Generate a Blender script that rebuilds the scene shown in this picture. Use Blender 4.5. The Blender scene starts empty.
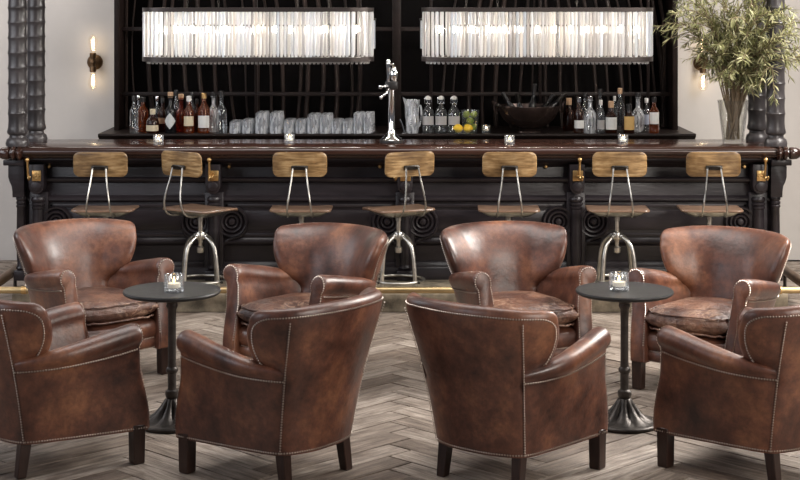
import bpy, bmesh, math, random
from mathutils import Vector, Matrix, noise
PI = math.pi
S = bpy.context.scene
C = S.collection
F, H = 1616.0, 2.06           # focal length in pixels of an 800 px frame, camera height

def X_at(px, Y): return (px - 400.0) * Y / F
def Z_at(py, Y): return H - py * Y / F

# ------------------------------------------------------------------ materials
def new_mat(name):
    m = bpy.data.materials.new(name); m.use_nodes = True
    nt = m.node_tree; nt.nodes.clear()
    out = nt.nodes.new('ShaderNodeOutputMaterial')
    return m, nt, out

def N(nt, t, **kw):
    n = nt.nodes.new(t)
    for k, v in kw.items():
        if k in n.inputs: n.inputs[k].default_value = v
        else: setattr(n, k, v)
    return n

def ramp(nt, fac, stops):
    r = nt.nodes.new('ShaderNodeValToRGB')
    el = r.color_ramp.elements
    while len(el) < len(stops): el.new(0.5)
    for e, (p, c) in zip(el, stops):
        e.position = p; e.color = (c[0], c[1], c[2], 1)
    nt.links.new(fac, r.inputs['Fac'])
    return r

def principled(name, color, rough=.5, metal=0, bump=0, bscale=40, var=0, vscale=6, rvar=0, coat=0, trans=0, ior=1.45, stretch=None, spec=.5):
    m, nt, out = new_mat(name)
    p = N(nt, 'ShaderNodeBsdfPrincipled')
    p.inputs['Base Color'].default_value = (*color, 1)
    p.inputs['Roughness'].default_value = rough
    p.inputs['Metallic'].default_value = metal
    p.inputs['Coat Weight'].default_value = coat
    p.inputs['Coat Roughness'].default_value = .15
    p.inputs['Transmission Weight'].default_value = trans
    p.inputs['IOR'].default_value = ior
    p.inputs['Specular IOR Level'].default_value = spec
    nt.links.new(p.outputs[0], out.inputs[0])
    tc = N(nt, 'ShaderNodeTexCoord'); vec = tc.outputs['Object']
    if stretch:
        mp = N(nt, 'ShaderNodeMapping'); mp.inputs['Scale'].default_value = stretch
        nt.links.new(vec, mp.inputs['Vector']); vec = mp.outputs[0]
    if var:
        n = N(nt, 'ShaderNodeTexNoise', Scale=vscale, Detail=5.0, Roughness=.6)
        nt.links.new(vec, n.inputs['Vector'])
        r = ramp(nt, n.outputs['Fac'], [(.3, [c*(1-var) for c in color]), (.7, [min(1, c*(1+var)) for c in color])])
        nt.links.new(r.outputs[0], p.inputs['Base Color'])
        if rvar:
            mr = N(nt, 'ShaderNodeMapRange'); mr.inputs['To Min'].default_value = rough-rvar; mr.inputs['To Max'].default_value = rough+rvar
            nt.links.new(n.outputs['Fac'], mr.inputs['Value']); nt.links.new(mr.outputs[0], p.inputs['Roughness'])
    if bump:
        n2 = N(nt, 'ShaderNodeTexNoise', Scale=bscale, Detail=6.0)
        nt.links.new(vec, n2.inputs['Vector'])
        b = N(nt, 'ShaderNodeBump', Strength=bump, Distance=.01)
        nt.links.new(n2.outputs['Fac'], b.inputs['Height']); nt.links.new(b.outputs[0], p.inputs['Normal'])
    return m

def leather_mat(name, dark, mid, light, rough=.36, crease=.25, scuff=None):
    m, nt, out = new_mat(name)
    p = N(nt, 'ShaderNodeBsdfPrincipled')
    p.inputs['Specular IOR Level'].default_value = .68
    tc = N(nt, 'ShaderNodeTexCoord')
    oi = N(nt, 'ShaderNodeObjectInfo')
    ad = N(nt, 'ShaderNodeVectorMath', operation='ADD')
    sc = N(nt, 'ShaderNodeVectorMath', operation='SCALE'); sc.inputs['Scale'].default_value = 0.0
    nt.links.new(oi.outputs['Location'], ad.inputs[1]); nt.links.new(tc.outputs['Object'], ad.inputs[0])
    n1 = N(nt, 'ShaderNodeTexNoise', Scale=4.5, Detail=7.0, Roughness=.62)
    nt.links.new(ad.outputs[0], n1.inputs['Vector'])
    r1 = ramp(nt, n1.outputs['Fac'], [(.32, dark), (.50, mid), (.70, light)])
    n2 = N(nt, 'ShaderNodeTexNoise', Scale=38.0, Detail=5.0, Roughness=.7)
    nt.links.new(ad.outputs[0], n2.inputs['Vector'])
    r2 = ramp(nt, n2.outputs['Fac'], [(.3, (.62, .62, .62)), (.65, (1.12, 1.1, 1.08))])
    mx = N(nt, 'ShaderNodeMix', data_type='RGBA', blend_type='MULTIPLY'); mx.inputs[0].default_value = 1
    nt.links.new(r1.outputs[0], mx.inputs[6]); nt.links.new(r2.outputs[0], mx.inputs[7])
    col = mx.outputs[2]
    if scuff:                                             # worn, lighter crease lines
        n4 = N(nt, 'ShaderNodeTexNoise', Scale=11.0, Detail=5.0, Roughness=.6, Distortion=1.2)
        nt.links.new(ad.outputs[0], n4.inputs['Vector'])
        r4 = ramp(nt, n4.outputs['Fac'], [(.455, (0, 0, 0)), (.50, (1, 1, 1)), (.545, (0, 0, 0))])
        n5 = N(nt, 'ShaderNodeTexNoise', Scale=4.0, Detail=2.0); nt.links.new(ad.outputs[0], n5.inputs['Vector'])
        r5 = ramp(nt, n5.outputs['Fac'], [(.42, (0, 0, 0)), (.62, (.85, .85, .85))])
        mm = N(nt, 'ShaderNodeMath', operation='MULTIPLY'); nt.links.new(r4.outputs[0], mm.inputs[0]); nt.links.new(r5.outputs[0], mm.inputs[1])
        m2 = N(nt, 'ShaderNodeMix', data_type='RGBA'); nt.links.new(mm.outputs[0], m2.inputs[0])
        nt.links.new(col, m2.inputs[6]); m2.inputs[7].default_value = (*scuff, 1); col = m2.outputs[2]
    nt.links.new(col, p.inputs['Base Color'])
    mr = N(nt, 'ShaderNodeMapRange'); mr.inputs['To Min'].default_value = rough-.1; mr.inputs['To Max'].default_value = rough+.14
    nt.links.new(n1.outputs['Fac'], mr.inputs['Value']); nt.links.new(mr.outputs[0], p.inputs['Roughness'])
    n3 = N(nt, 'ShaderNodeTexNoise', Scale=16.0, Detail=8.0, Roughness=.65)
    nt.links.new(ad.outputs[0], n3.inputs['Vector'])
    b = N(nt, 'ShaderNodeBump', Strength=crease, Distance=.02)
    nt.links.new(n3.outputs['Fac'], b.inputs['Height']); nt.links.new(b.outputs[0], p.inputs['Normal'])
    nt.links.new(p.outputs[0], out.inputs[0])
    return m

def emit_mat(name, color, strength):
    m, nt, out = new_mat(name)
    e = N(nt, 'ShaderNodeEmission', Strength=strength); e.inputs['Color'].default_value = (*color, 1)
    nt.links.new(e.outputs[0], out.inputs[0]); return m

def glass_mat(name, color=(1, 1, 1), rough=.02, body=(.8, .82, .85), frost=.15, rnd=False):
    """clear glass with a little of the pale body that cut and stacked glass shows"""
    m, nt, out = new_mat(name)
    g = N(nt, 'ShaderNodeBsdfGlass', Roughness=rough, IOR=1.48); g.inputs['Color'].default_value = (*color, 1)
    d = N(nt, 'ShaderNodeBsdfDiffuse'); d.inputs['Color'].default_value = (*body, 1)
    t = N(nt, 'ShaderNodeBsdfTranslucent'); t.inputs['Color'].default_value = (*body, 1)
    a = N(nt, 'ShaderNodeMixShader'); a.inputs[0].default_value = .6
    nt.links.new(d.outputs[0], a.inputs[1]); nt.links.new(t.outputs[0], a.inputs[2])
    b = N(nt, 'ShaderNodeMixShader'); b.inputs[0].default_value = frost
    nt.links.new(g.outputs[0], b.inputs[1]); nt.links.new(a.outputs[0], b.inputs[2])
    if rnd:
        oi = N(nt, 'ShaderNodeObjectInfo')
        r = ramp(nt, oi.outputs['Random'], [(0, (.30, .28, .27)), (.16, (.93, .93, .95)), (.4, (.62, .66, .72)), (.6, (.96, .95, .93)), (.8, (.48, .45, .43)), (1, (.95, .90, .84))])
        nt.links.new(r.outputs[0], d.inputs['Color']); nt.links.new(r.outputs[0], t.inputs['Color'])
        mr = N(nt, 'ShaderNodeMapRange'); mr.inputs['To Min'].default_value = frost-.16; mr.inputs['To Max'].default_value = frost+.16
        w = N(nt, 'ShaderNodeMath', operation='FRACT'); w2 = N(nt, 'ShaderNodeMath', operation='MULTIPLY'); w2.inputs[1].default_value = 7.31
        nt.links.new(oi.outputs['Random'], w2.inputs[0]); nt.links.new(w2.outputs[0], w.inputs[0]); nt.links.new(w.outputs[0], mr.inputs['Value'])
        nt.links.new(mr.outputs[0], b.inputs[0])
    nt.links.new(b.outputs[0], out.inputs[0]); return m

M = {}
M['leather'] = leather_mat('leather', (.034, .0128, .0092), (.118, .044, .0265), (.268, .110, .054), .36, .16)
M['seat_leather'] = leather_mat('seat_leather', (.034, .0145, .0105), (.095, .040, .026), (.24, .115, .068), .34, .8, (.40, .25, .17))
M['nail'] = principled('nail', (.56, .48, .42), .32, 1)
M['leg_wood'] = principled('leg_wood', (.030, .014, .010), .35, var=.4, vscale=9, stretch=(6, 6, 1))
M['bar_wood'] = principled('bar_wood', (.0150, .0112, .0132), .34, bump=.12, bscale=22, var=.45, vscale=5, stretch=(.6, 3, 3), rvar=.08)
M['column_wood'] = principled('column_wood', (.038, .033, .034), .32, bump=.04, bscale=30, var=.5, vscale=7, rvar=.06)
M['counter_wood'] = principled('counter_wood', (.030, .0125, .0085), .20, var=.5, vscale=3, stretch=(.4, 5, 5), coat=.35)
M['hutch_wood'] = principled('hutch_wood', (.0135, .0080, .0068), .45, var=.4, vscale=6, spec=.25)
M['hutch_back'] = principled('hutch_back', (.0032, .0024, .0024), .6, spec=.08)
M['reed'] = principled('reed', (.024, .0150, .0122), .55, spec=.3, var=.5, vscale=4, stretch=(8, 8, .5))
M['steel'] = principled('steel', (.48, .46, .42), .32, 1, var=.35, vscale=14, rvar=.1)
M['dark_steel'] = principled('dark_steel', (.055, .050, .045), .42, 1, var=.3, vscale=20)
M['chrome'] = principled('chrome', (.82, .82, .82), .08, 1)
M['brass'] = principled('brass', (.62, .40, .17), .36, 1, var=.3, vscale=10)
M['rail_brass'] = principled('rail_brass', (.46, .34, .18), .38, 1, var=.25, vscale=5)
M['bronze'] = principled('bronze', (.16, .095, .05), .36, .8, var=.3, vscale=8)
M['copper'] = principled('copper', (.055, .036, .031), .24, .6, var=.35, vscale=9)
M['iron'] = principled('iron', (.065, .057, .052), .42, .7, bump=.25, bscale=60, var=.4, vscale=14)
M['tabletop'] = principled('tabletop', (.014, .0135, .0135), .46, .1, bump=.06, bscale=50, var=.35, vscale=7, rvar=.08)
M['stone'] = principled('stone', (.21, .175, .125), .8, bump=.4, bscale=24, var=.6, vscale=11)
M['wall'] = principled('wall', (.56, .525, .495), .85, bump=.12, bscale=7, var=.07, vscale=1.6)
M['ceiling'] = principled('ceiling', (.35, .32, .30), .9)
M['frame_metal'] = principled('frame_metal', (.055, .045, .042), .4, .6)
M['crystal'] = glass_mat('crystal', (.97, .98, 1), .08, (.9, .9, .92), .62, True)
def thin_glass(name, tint=(1, 1, 1), edge=.55, face=.06, body=0.0, bodycol=(.9, .92, .95), bump=0, cuts=0):
    """thin-walled glass: clear face on, brighter and mirror-like towards its edges"""
    m, nt, out = new_mat(name)
    t = N(nt, 'ShaderNodeBsdfTransparent'); t.inputs['Color'].default_value = (*tint, 1)
    g = N(nt, 'ShaderNodeBsdfGlossy'); g.inputs['Roughness'].default_value = .04; g.inputs['Color'].default_value = (.95, .96, .98, 1)
    lw = N(nt, 'ShaderNodeLayerWeight'); lw.inputs['Blend'].default_value = .5
    mr = N(nt, 'ShaderNodeMapRange'); mr.inputs['From Min'].default_value = .25; mr.inputs['To Min'].default_value = face; mr.inputs['To Max'].default_value = edge
    nt.links.new(lw.outputs['Facing'], mr.inputs['Value'])
    a = N(nt, 'ShaderNodeMixShader'); nt.links.new(mr.outputs[0], a.inputs[0])
    nt.links.new(t.outputs[0], a.inputs[1]); nt.links.new(g.outputs[0], a.inputs[2])
    if bump:
        tc = N(nt, 'ShaderNodeTexCoord'); n = N(nt, 'ShaderNodeTexVoronoi', Scale=bump); nt.links.new(tc.outputs['Object'], n.inputs['Vector'])
        b = N(nt, 'ShaderNodeBump', Strength=.7, Distance=.01); nt.links.new(n.outputs['Distance'], b.inputs['Height'])
        nt.links.new(b.outputs[0], g.inputs['Normal'])
    last = a
    if body:
        d = N(nt, 'ShaderNodeBsdfDiffuse'); d.inputs['Color'].default_value = (*bodycol, 1)
        x = N(nt, 'ShaderNodeBsdfTranslucent'); x.inputs['Color'].default_value = (*bodycol, 1)
        dm = N(nt, 'ShaderNodeMixShader'); dm.inputs[0].default_value = .5
        nt.links.new(d.outputs[0], dm.inputs[1]); nt.links.new(x.outputs[0], dm.inputs[2])
        last = N(nt, 'ShaderNodeMixShader'); last.inputs[0].default_value = body
        nt.links.new(a.outputs[0], last.inputs[1]); nt.links.new(dm.outputs[0], last.inputs[2])
        if cuts:                                          # upright cut flutes, with the glass's bright sparkle painted in as white
            tc = N(nt, 'ShaderNodeTexCoord'); mp = N(nt, 'ShaderNodeMapping'); mp.inputs['Scale'].default_value = (cuts, cuts, cuts*.22)
            nt.links.new(tc.outputs['Object'], mp.inputs['Vector'])
            v = N(nt, 'ShaderNodeTexVoronoi', Scale=1.0); nt.links.new(mp.outputs[0], v.inputs['Vector'])
            r = ramp(nt, v.outputs['Color'], [(.30, (.02, .02, .02)), (.45, (body, body, body)), (.75, (.72, .72, .72))])
            nt.links.new(r.outputs[0], last.inputs[0])
    nt.links.new(last.outputs[0], out.inputs[0]); return m
M['bulb_glass'] = thin_glass('bulb_glass', (1, .97, .92), .5, .05)
M['clear_glass'] = thin_glass('clear_glass', (.93, .95, .95), .75, .10, .03)
M['cut_glass'] = thin_glass('cut_glass', (.93, .94, .95), .95, .24, .22, (.97, .98, 1), 0, 75)
M['votive_glass'] = thin_glass('votive_glass', (.97, .98, .98), .8, .10, .05)
M['vase_glass'] = thin_glass('vase_glass', (.95, .95, .93), .6, .05, .015)
M['wax'] = principled('wax', (.85, .78, .66), .5)
M['flame'] = emit_mat('flame', (1, .62, .25), 14)
M['filament'] = emit_mat('filament', (1, .74, .42), 9)
M['lamp'] = emit_mat('lamp', (1, .84, .62), 22)
def bottle_glass(n, c, tr=.75, rough=.03): return principled(n, c, rough, trans=tr, ior=1.45)
M['amber'] = thin_glass('amber', (0.75, 0.33, 0.1), .7, .05, 0.20, (0.42, 0.115, 0.022))
M['red_amber'] = thin_glass('red_amber', (0.7, 0.2, 0.08), .7, .05, 0.22, (0.40, 0.058, 0.016))
M['brown_glass'] = thin_glass('brown_glass', (0.35, 0.13, 0.06), .7, .05, 0.26, (0.11, 0.032, 0.014))
M['black_glass'] = bottle_glass('black_glass', (.008, .008, .009), .1, .05)
M['grey_label'] = principled('grey_label', (.42, .40, .39), .6)
M['white_label'] = principled('white_label', (.78, .77, .74), .6)
M['cream_label'] = principled('cream_label', (.70, .60, .42), .6)
M['yellow_label'] = principled('yellow_label', (.66, .42, .15), .6)
M['diamond_label'] = principled('diamond_label', (.66, .68, .66), .5)
M['blue_label'] = principled('blue_label', (.42, .46, .56), .5)
M['cork'] = principled('cork', (.52, .33, .20), .7)
M['foil_dark'] = principled('foil_dark', (.02, .018, .018), .35)
M['foil_white'] = principled('foil_white', (.75, .73, .70), .45)
M['ceramic'] = principled('ceramic', (.8, .78, .75), .3)
M['lemon'] = principled('lemon', (.86, .55, .04), .4, bump=.2, bscale=150)
M['lime'] = principled('lime', (.34, .42, .045), .4, bump=.2, bscale=150, var=.3, vscale=20)
M['bark'] = principled('bark', (.16, .115, .07), .7, var=.4, vscale=20)
def leaf_mat(name, c0, c1, c2):
    m, nt, out = new_mat(name)
    ge = N(nt, 'ShaderNodeNewGeometry')
    r = ramp(nt, ge.outputs['Random Per Island'], [(0, c0), (.5, c1), (1, c2)])
    p = N(nt, 'ShaderNodeBsdfPrincipled'); p.inputs['Roughness'].default_value = .45
    t = N(nt, 'ShaderNodeBsdfTranslucent')
    mx = N(nt, 'ShaderNodeMixShader'); mx.inputs[0].default_value = .25
    nt.links.new(r.outputs[0], p.inputs['Base Color']); nt.links.new(r.outputs[0], t.inputs['Color'])
    nt.links.new(p.outputs[0], mx.inputs[1]); nt.links.new(t.outputs[0], mx.inputs[2]); nt.links.new(mx.outputs[0], out.inputs[0])
    return m
M['leaf'] = leaf_mat('leaf', (.085, .095, .040), (.30, .30, .13), (.56, .53, .32))

def stool_wood():
    m, nt, out = new_mat('stool_wood')
    p = N(nt, 'ShaderNodeBsdfPrincipled'); p.inputs['Coat Weight'].default_value = .25; p.inputs['Coat Roughness'].default_value = .2
    tc = N(nt, 'ShaderNodeTexCoord'); oi = N(nt, 'ShaderNodeObjectInfo')
    ad = N(nt, 'ShaderNodeVectorMath', operation='ADD')
    nt.links.new(tc.outputs['Object'], ad.inputs[0]); nt.links.new(oi.outputs['Location'], ad.inputs[1])
    mp = N(nt, 'ShaderNodeMapping'); mp.inputs['Scale'].default_value = (2, 22, 22)
    nt.links.new(ad.outputs[0], mp.inputs['Vector'])
    n = N(nt, 'ShaderNodeTexNoise', Scale=3.0, Detail=6.0, Roughness=.6); nt.links.new(mp.outputs[0], n.inputs['Vector'])
    r = ramp(nt, n.outputs['Fac'], [(.28, (.085, .046, .016)), (.5, (.27, .165, .070)), (.72, (.50, .36, .19))])
    n2 = N(nt, 'ShaderNodeTexNoise', Scale=6.0, Detail=4.0); nt.links.new(ad.outputs[0], n2.inputs['Vector'])
    r2 = ramp(nt, n2.outputs['Fac'], [(.35, (.5, .45, .4)), (.65, (1.15, 1.12, 1.1))])
    mx = N(nt, 'ShaderNodeMix', data_type='RGBA', blend_type='MULTIPLY'); mx.inputs[0].default_value = 1
    nt.links.new(r.outputs[0], mx.inputs[6]); nt.links.new(r2.outputs[0], mx.inputs[7]); nt.links.new(mx.outputs[2], p.inputs['Base Color'])
    p.inputs['Roughness'].default_value = .36
    nt.links.new(p.outputs[0], out.inputs[0]); return m
M['stool_wood'] = stool_wood()
M['seat_wood'] = principled('seat_wood', (.19, .115, .075), .30, var=.5, vscale=4, stretch=(2, 12, 12), coat=.2)

def floor_mat():
    m, nt, out = new_mat('floor_boards')
    p = N(nt, 'ShaderNodeBsdfPrincipled')
    uv = N(nt, 'ShaderNodeUVMap'); uv.uv_map = 'UVMap'
    mp = N(nt, 'ShaderNodeMapping'); mp.inputs['Scale'].default_value = (2.2, 26, 1); nt.links.new(uv.outputs[0], mp.inputs['Vector'])
    n = N(nt, 'ShaderNodeTexNoise', Scale=1.6, Detail=8.0, Roughness=.68, Distortion=.6); nt.links.new(mp.outputs[0], n.inputs['Vector'])
    ge = N(nt, 'ShaderNodeNewGeometry')
    mp2 = N(nt, 'ShaderNodeMapping'); mp2.inputs['Scale'].default_value = (2.5, 5, 1); nt.links.new(uv.outputs[0], mp2.inputs['Vector'])
    n2 = N(nt, 'ShaderNodeTexNoise', Scale=1.5, Detail=6.0, Roughness=.65); nt.links.new(mp2.outputs[0], n2.inputs['Vector'])
    r = ramp(nt, n.outputs['Fac'], [(.27, (.070, .053, .043)), (.47, (.25, .215, .187)), (.72, (.50, .45, .405))])
    r2 = ramp(nt, n2.outputs['Fac'], [(.28, (.42, .36, .32)), (.5, (.95, .93, .91)), (.72, (1.2, 1.19, 1.17))])
    r3 = ramp(nt, ge.outputs['Random Per Island'], [(0, (.50, .43, .38)), (.5, (.88, .84, .80)), (1, (1.18, 1.15, 1.12))])
    mx = N(nt, 'ShaderNodeMix', data_type='RGBA', blend_type='MULTIPLY'); mx.inputs[0].default_value = 1
    mx2 = N(nt, 'ShaderNodeMix', data_type='RGBA', blend_type='MULTIPLY'); mx2.inputs[0].default_value = 1
    nt.links.new(r.outputs[0], mx.inputs[6]); nt.links.new(r2.outputs[0], mx.inputs[7])
    nt.links.new(mx.outputs[2], mx2.inputs[6]); nt.links.new(r3.outputs[0], mx2.inputs[7])
    nt.links.new(mx2.outputs[2], p.inputs['Base Color'])
    p.inputs['Roughness'].default_value = .55
    b = N(nt, 'ShaderNodeBump', Strength=.8, Distance=.014)
    nt.links.new(n.outputs['Fac'], b.inputs['Height']); nt.links.new(b.outputs[0], p.inputs['Normal'])
    nt.links.new(p.outputs[0], out.inputs[0]); return m
M['floor'] = floor_mat()

# ------------------------------------------------------------------ mesh helpers
def obj(name, bm, mat, parent=None, ang=38, loc=None):
    bmesh.ops.recalc_face_normals(bm, faces=bm.faces[:])
    me = bpy.data.meshes.new(name)
    for f in bm.faces: f.smooth = True
    lim = math.radians(ang)
    for e in bm.edges:
        if len(e.link_faces) == 2 and e.calc_face_angle(0) > lim: e.smooth = False
    bm.to_mesh(me); bm.free()
    me.materials.append(M[mat] if isinstance(mat, str) else mat)
    o = bpy.data.objects.new(name, me); C.objects.link(o)
    if parent: o.parent = parent
    if loc: o.location = loc
    return o

def tag(o, label, cat, group=None, kind=None):
    o['label'] = label; o['category'] = cat
    if group: o['group'] = group
    if kind: o['kind'] = kind
    return o

def thing(name, label, cat, loc=(0, 0, 0), rz=0, group=None):
    o = bpy.data.objects.new(name, None); C.objects.link(o)
    o.empty_display_size = .05
    o.location = loc; o.rotation_euler = (0, 0, rz)
    return tag(o, label, cat, group)

def struct(name, bm, mat, **kw):
    o = obj(name, bm, mat, **kw); o['kind'] = 'structure'; return o

def copy_tree(o, parent=None):
    c = o.copy(); C.objects.link(c); c.parent = parent
    for ch in list(o.children): copy_tree(ch, c)
    return c

def box(bm, c, s, bev=0, rot=None, seg=2):
    b = bmesh.new(); bmesh.ops.create_cube(b, size=1)
    for v in b.verts: v.co = Vector((v.co.x*s[0], v.co.y*s[1], v.co.z*s[2]))
    if bev: bmesh.ops.bevel(b, geom=b.edges[:], offset=bev, segments=seg, profile=.5, affect='EDGES')
    if rot: bmesh.ops.rotate(b, verts=b.verts[:], matrix=rot, cent=(0, 0, 0))
    for v in b.verts: v.co += Vector(c)
    merge(bm, b)

def merge(bm, b):
    me = bpy.data.meshes.new('tmp'); b.to_mesh(me); b.free(); bm.from_mesh(me); bpy.data.meshes.remove(me)

def loft(bm, rings, closed=True, caps=True):
    vs = [[bm.verts.new(p) for p in r] for r in rings]
    n = len(rings[0])
    for i in range(len(vs)-1):
        for j in range(n if closed else n-1):
            k = (j+1) % n
            try: bm.faces.new((vs[i][j], vs[i][k], vs[i+1][k], vs[i+1][j]))
            except ValueError: pass
    if caps and closed:
        for r in (vs[0], vs[-1]):
            try: bm.faces.new(r)
            except ValueError: pass
    return vs

def lathe(bm, prof, n=24, c=(0, 0, 0), mat=None, caps=True):
    b = bmesh.new()
    rings = [[(max(r, 1e-5)*math.cos(2*PI*k/n), max(r, 1e-5)*math.sin(2*PI*k/n), z) for k in range(n)] for r, z in prof]
    loft(b, rings, True, caps)
    bmesh.ops.remove_doubles(b, verts=b.verts[:], dist=2e-5)
    if mat is not None: bmesh.ops.transform(b, matrix=mat, verts=b.verts[:])
    for v in b.verts: v.co += Vector(c)
    merge(bm, b)

def tube(bm, pts, r, n=10, closed=False, caps=True):
    pts = [Vector(p) for p in pts]; L = len(pts)
    rr = r if isinstance(r, (list, tuple)) else [r]*L
    rings = []; prev = None
    for i, p in enumerate(pts):
        if closed: t = pts[(i+1) % L] - pts[i-1]
        else: t = pts[min(i+1, L-1)] - pts[max(i-1, 0)]
        t.normalize()
        if prev is None:
            a = Vector((0, 0, 1)) if abs(t.z) < .9 else Vector((1, 0, 0))
            u = t.cross(a).normalized()
        else: u = (prev - t*prev.dot(t)).normalized()
        prev = u; w = t.cross(u)
        rings.append([p + (u*math.cos(2*PI*k/n) + w*math.sin(2*PI*k/n))*rr[i] for k in range(n)])
    if closed: rings.append(rings[0])
    b = bmesh.new(); loft(b, rings, True, caps and not closed)
    if closed: bmesh.ops.remove_doubles(b, verts=b.verts[:], dist=1e-6)
    merge(bm, b)

def curve_pts(ctrl, n=8):
    P = [Vector(c) for c in ctrl]; out = []
    for i in range(len(P)-1):
        p0 = P[max(i-1, 0)]; p1 = P[i]; p2 = P[i+1]; p3 = P[min(i+2, len(P)-1)]
        for k in range(n):
            t = k/n
            out.append(.5*((2*p1) + (p2-p0)*t + (2*p0-5*p1+4*p2-p3)*t*t + (3*p1-p0-3*p2+p3)*t**3))
    out.append(P[-1]); return out

def prism(bm, outline, y0, y1, bev=0):
    """outline in (x, z), extruded in y"""
    b = bmesh.new()
    loft(b, [[(x, y0, z) for x, z in outline], [(x, y1, z) for x, z in outline]])
    if bev:
        ed = [e for e in b.edges if abs(e.verts[0].co.y-e.verts[1].co.y) < 1e-6]
        bmesh.ops.bevel(b, geom=ed, offset=bev, segments=2, profile=.5, affect='EDGES')
    merge(bm, b)

def sphere(bm, c, r, u=16, v=10, s=(1, 1, 1)):
    b = bmesh.new(); bmesh.ops.create_uvsphere(b, u_segments=u, v_segments=v, radius=r)
    for q in b.verts: q.co = Vector((q.co.x*s[0], q.co.y*s[1], q.co.z*s[2])) + Vector(c)
    merge(bm, b)

def spline1(xs, ys, x):
    """smooth 1-D interpolation (Catmull-Rom on uneven knots)"""
    if x <= xs[0]: return ys[0] + (x-xs[0])*(ys[1]-ys[0])/(xs[1]-xs[0])
    if x >= xs[-1]: return ys[-1] + (x-xs[-1])*(ys[-1]-ys[-2])/(xs[-1]-xs[-2])
    for i in range(len(xs)-1):
        if x <= xs[i+1]: break
    def sl(j):
        if j == 0: return (ys[1]-ys[0])/(xs[1]-xs[0])
        if j == len(xs)-1: return (ys[-1]-ys[-2])/(xs[-1]-xs[-2])
        return (ys[j+1]-ys[j-1])/(xs[j+1]-xs[j-1])
    h = xs[i+1]-xs[i]; t = (x-xs[i])/h; m0 = sl(i)*h; m1 = sl(i+1)*h
    return (2*t**3-3*t*t+1)*ys[i] + (t**3-2*t*t+t)*m0 + (-2*t**3+3*t*t)*ys[i+1] + (t**3-t*t)*m1

# ------------------------------------------------------------------ room
rng = random.Random(7)
def build_floor():
    bm = bmesh.new(); uvl = bm.loops.layers.uv.new('UVMap')
    w, L, th = .142, .852, .025
    c45 = math.sqrt(.5)
    def plank(x0, y0, x1, y1, horiz):
        g = .0028
        dz = rng.uniform(-.0016, .0012)
        co = [(x0+g, y0+g), (x1-g, y0+g), (x1-g, y1-g), (x0+g, y1-g)]
        W = [((x-y)*c45 + OX, (x+y)*c45 + OY) for x, y in co]
        if all(q[1] < 3.2 or q[1] > 12.85 or abs(q[0]) > 4.9 for q in W): return
        e = .0035; cx = sum(q[0] for q in W)/4; cy = sum(q[1] for q in W)/4
        top = []
        for q in W:
            d = Vector((cx-q[0], cy-q[1])); d.normalize()
            top.append(bm.verts.new((q[0]+d.x*e, min(q[1]+d.y*e, 12.8), dz)))
        mid = [bm.verts.new((q[0], min(q[1], 12.8), dz-.003)) for q in W]
        bot = [bm.verts.new((q[0], min(q[1], 12.8), -th)) for q in W]
        u0, v0 = rng.uniform(0, 40), rng.uniform(0, 40)
        tuv = [(0, 0), (L, 0), (L, w), (0, w)] if horiz else [(0, 0), (0, w), (L, w), (L, 0)]
        if not horiz: tuv = [(0, 0), (0, w), (L, w), (L, 0)]
        fs = [(top, tuv)]
        for k in range(4):
            j = (k+1) % 4
            fs.append(([mid[k], mid[j], top[j], top[k]], [tuv[k], tuv[j], tuv[j], tuv[k]]))
            fs.append(([bot[k], bot[j], mid[j], mid[k]], [tuv[k], tuv[j], tuv[j], tuv[k]]))
        for vs, uvs in fs:
            try: f = bm.faces.new(vs)
            except ValueError: continue
            for lp, q in zip(f.loops, uvs): lp[uvl].uv = (q[0]+u0, q[1]+v0)
    OX, OY = -.05-(L-w)*c45, 8.0
    for i in range(-60, 61):
        for j in range(-6, 7):
            ox, oy = i*w + j*L, i*w - j*L
            plank(ox, oy, ox+L, oy+w, True)
            plank(ox+L, oy+w-L, ox+L+w, oy+w, False)
    vs = [bm.verts.new(p) for p in ((-5, 3, -.024), (5, 3, -.024), (5, 12.85, -.024), (-5, 12.85, -.024))]
    bm.faces.new(vs)
    return struct('floor', bm, 'floor', ang=25)
build_floor()
bm = bmesh.new(); box(bm, (0, 12.87, 1.75), (10.2, .14, 3.7)); struct('wall_back', bm, 'wall')
bm = bmesh.new(); box(bm, (0, 11.2, 3.65), (10.2, 3.4, .1)); struct('ceiling', bm, 'ceiling')

# ------------------------------------------------------------------ back bar (hutch)
hutch = thing('back_bar', 'tall near-black back bar hutch with reed screens and a long shelf behind the bar counter', 'back bar', (0, 12.3, 0))
def hb(name, boxes, mat, bev=.004, parent=None):
    b = bmesh.new()
    for c, s in boxes: box(b, (c[0], c[1]-12.3, c[2]), s, bev)
    return obj(name, b, mat, parent or hutch)
HX0, HX1 = -2.177, 2.116; HC = (HX0+HX1)/2
hb('base_cabinet', [((HC-.01, 12.36, .5), (4.25, .72, 1.0)), ((HC-.01, 12.36, .06), (4.32, .78, .12))], 'hutch_wood')
# shelf with a moulded nosing
b = bmesh.new()
xl, xr = X_at(98, 11.95), X_at(696, 11.95)
prof = [(11.95, 1.07), (11.945, 1.058), (11.955, 1.045), (11.985, 1.035), (12.0, 1.015), (12.03, 1.0), (12.72, 1.0), (12.72, 1.07)]
b2 = bmesh.new(); loft(b2, [[(xl+(y-11.95)*.0 + k, y-12.3, z) for y, z in prof] for k in (0, xr-xl)]); merge(b, b2)
obj('shelf', b, 'hutch_wood', hutch)
hb('side_panel', [((HX0+.02, 12.5, 2.33), (.04, .4, 2.52))], 'hutch_wood')
hb('side_panel', [((HX1-.02, 12.5, 2.33), (.04, .4, 2.52))], 'hutch_wood')
hb('back_panel', [((HC, 12.705, 2.33), (HX1-HX0-.02, .02, 2.52))], 'hutch_back')
hb('cornice', [((HC, 12.49, 3.56), (4.5, .5, .07)), ((HC, 12.48, 3.50), (4.38, .44, .08))], 'hutch_wood')
YD = 12.42
def zb(py): return Z_at(py, YD)
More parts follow.
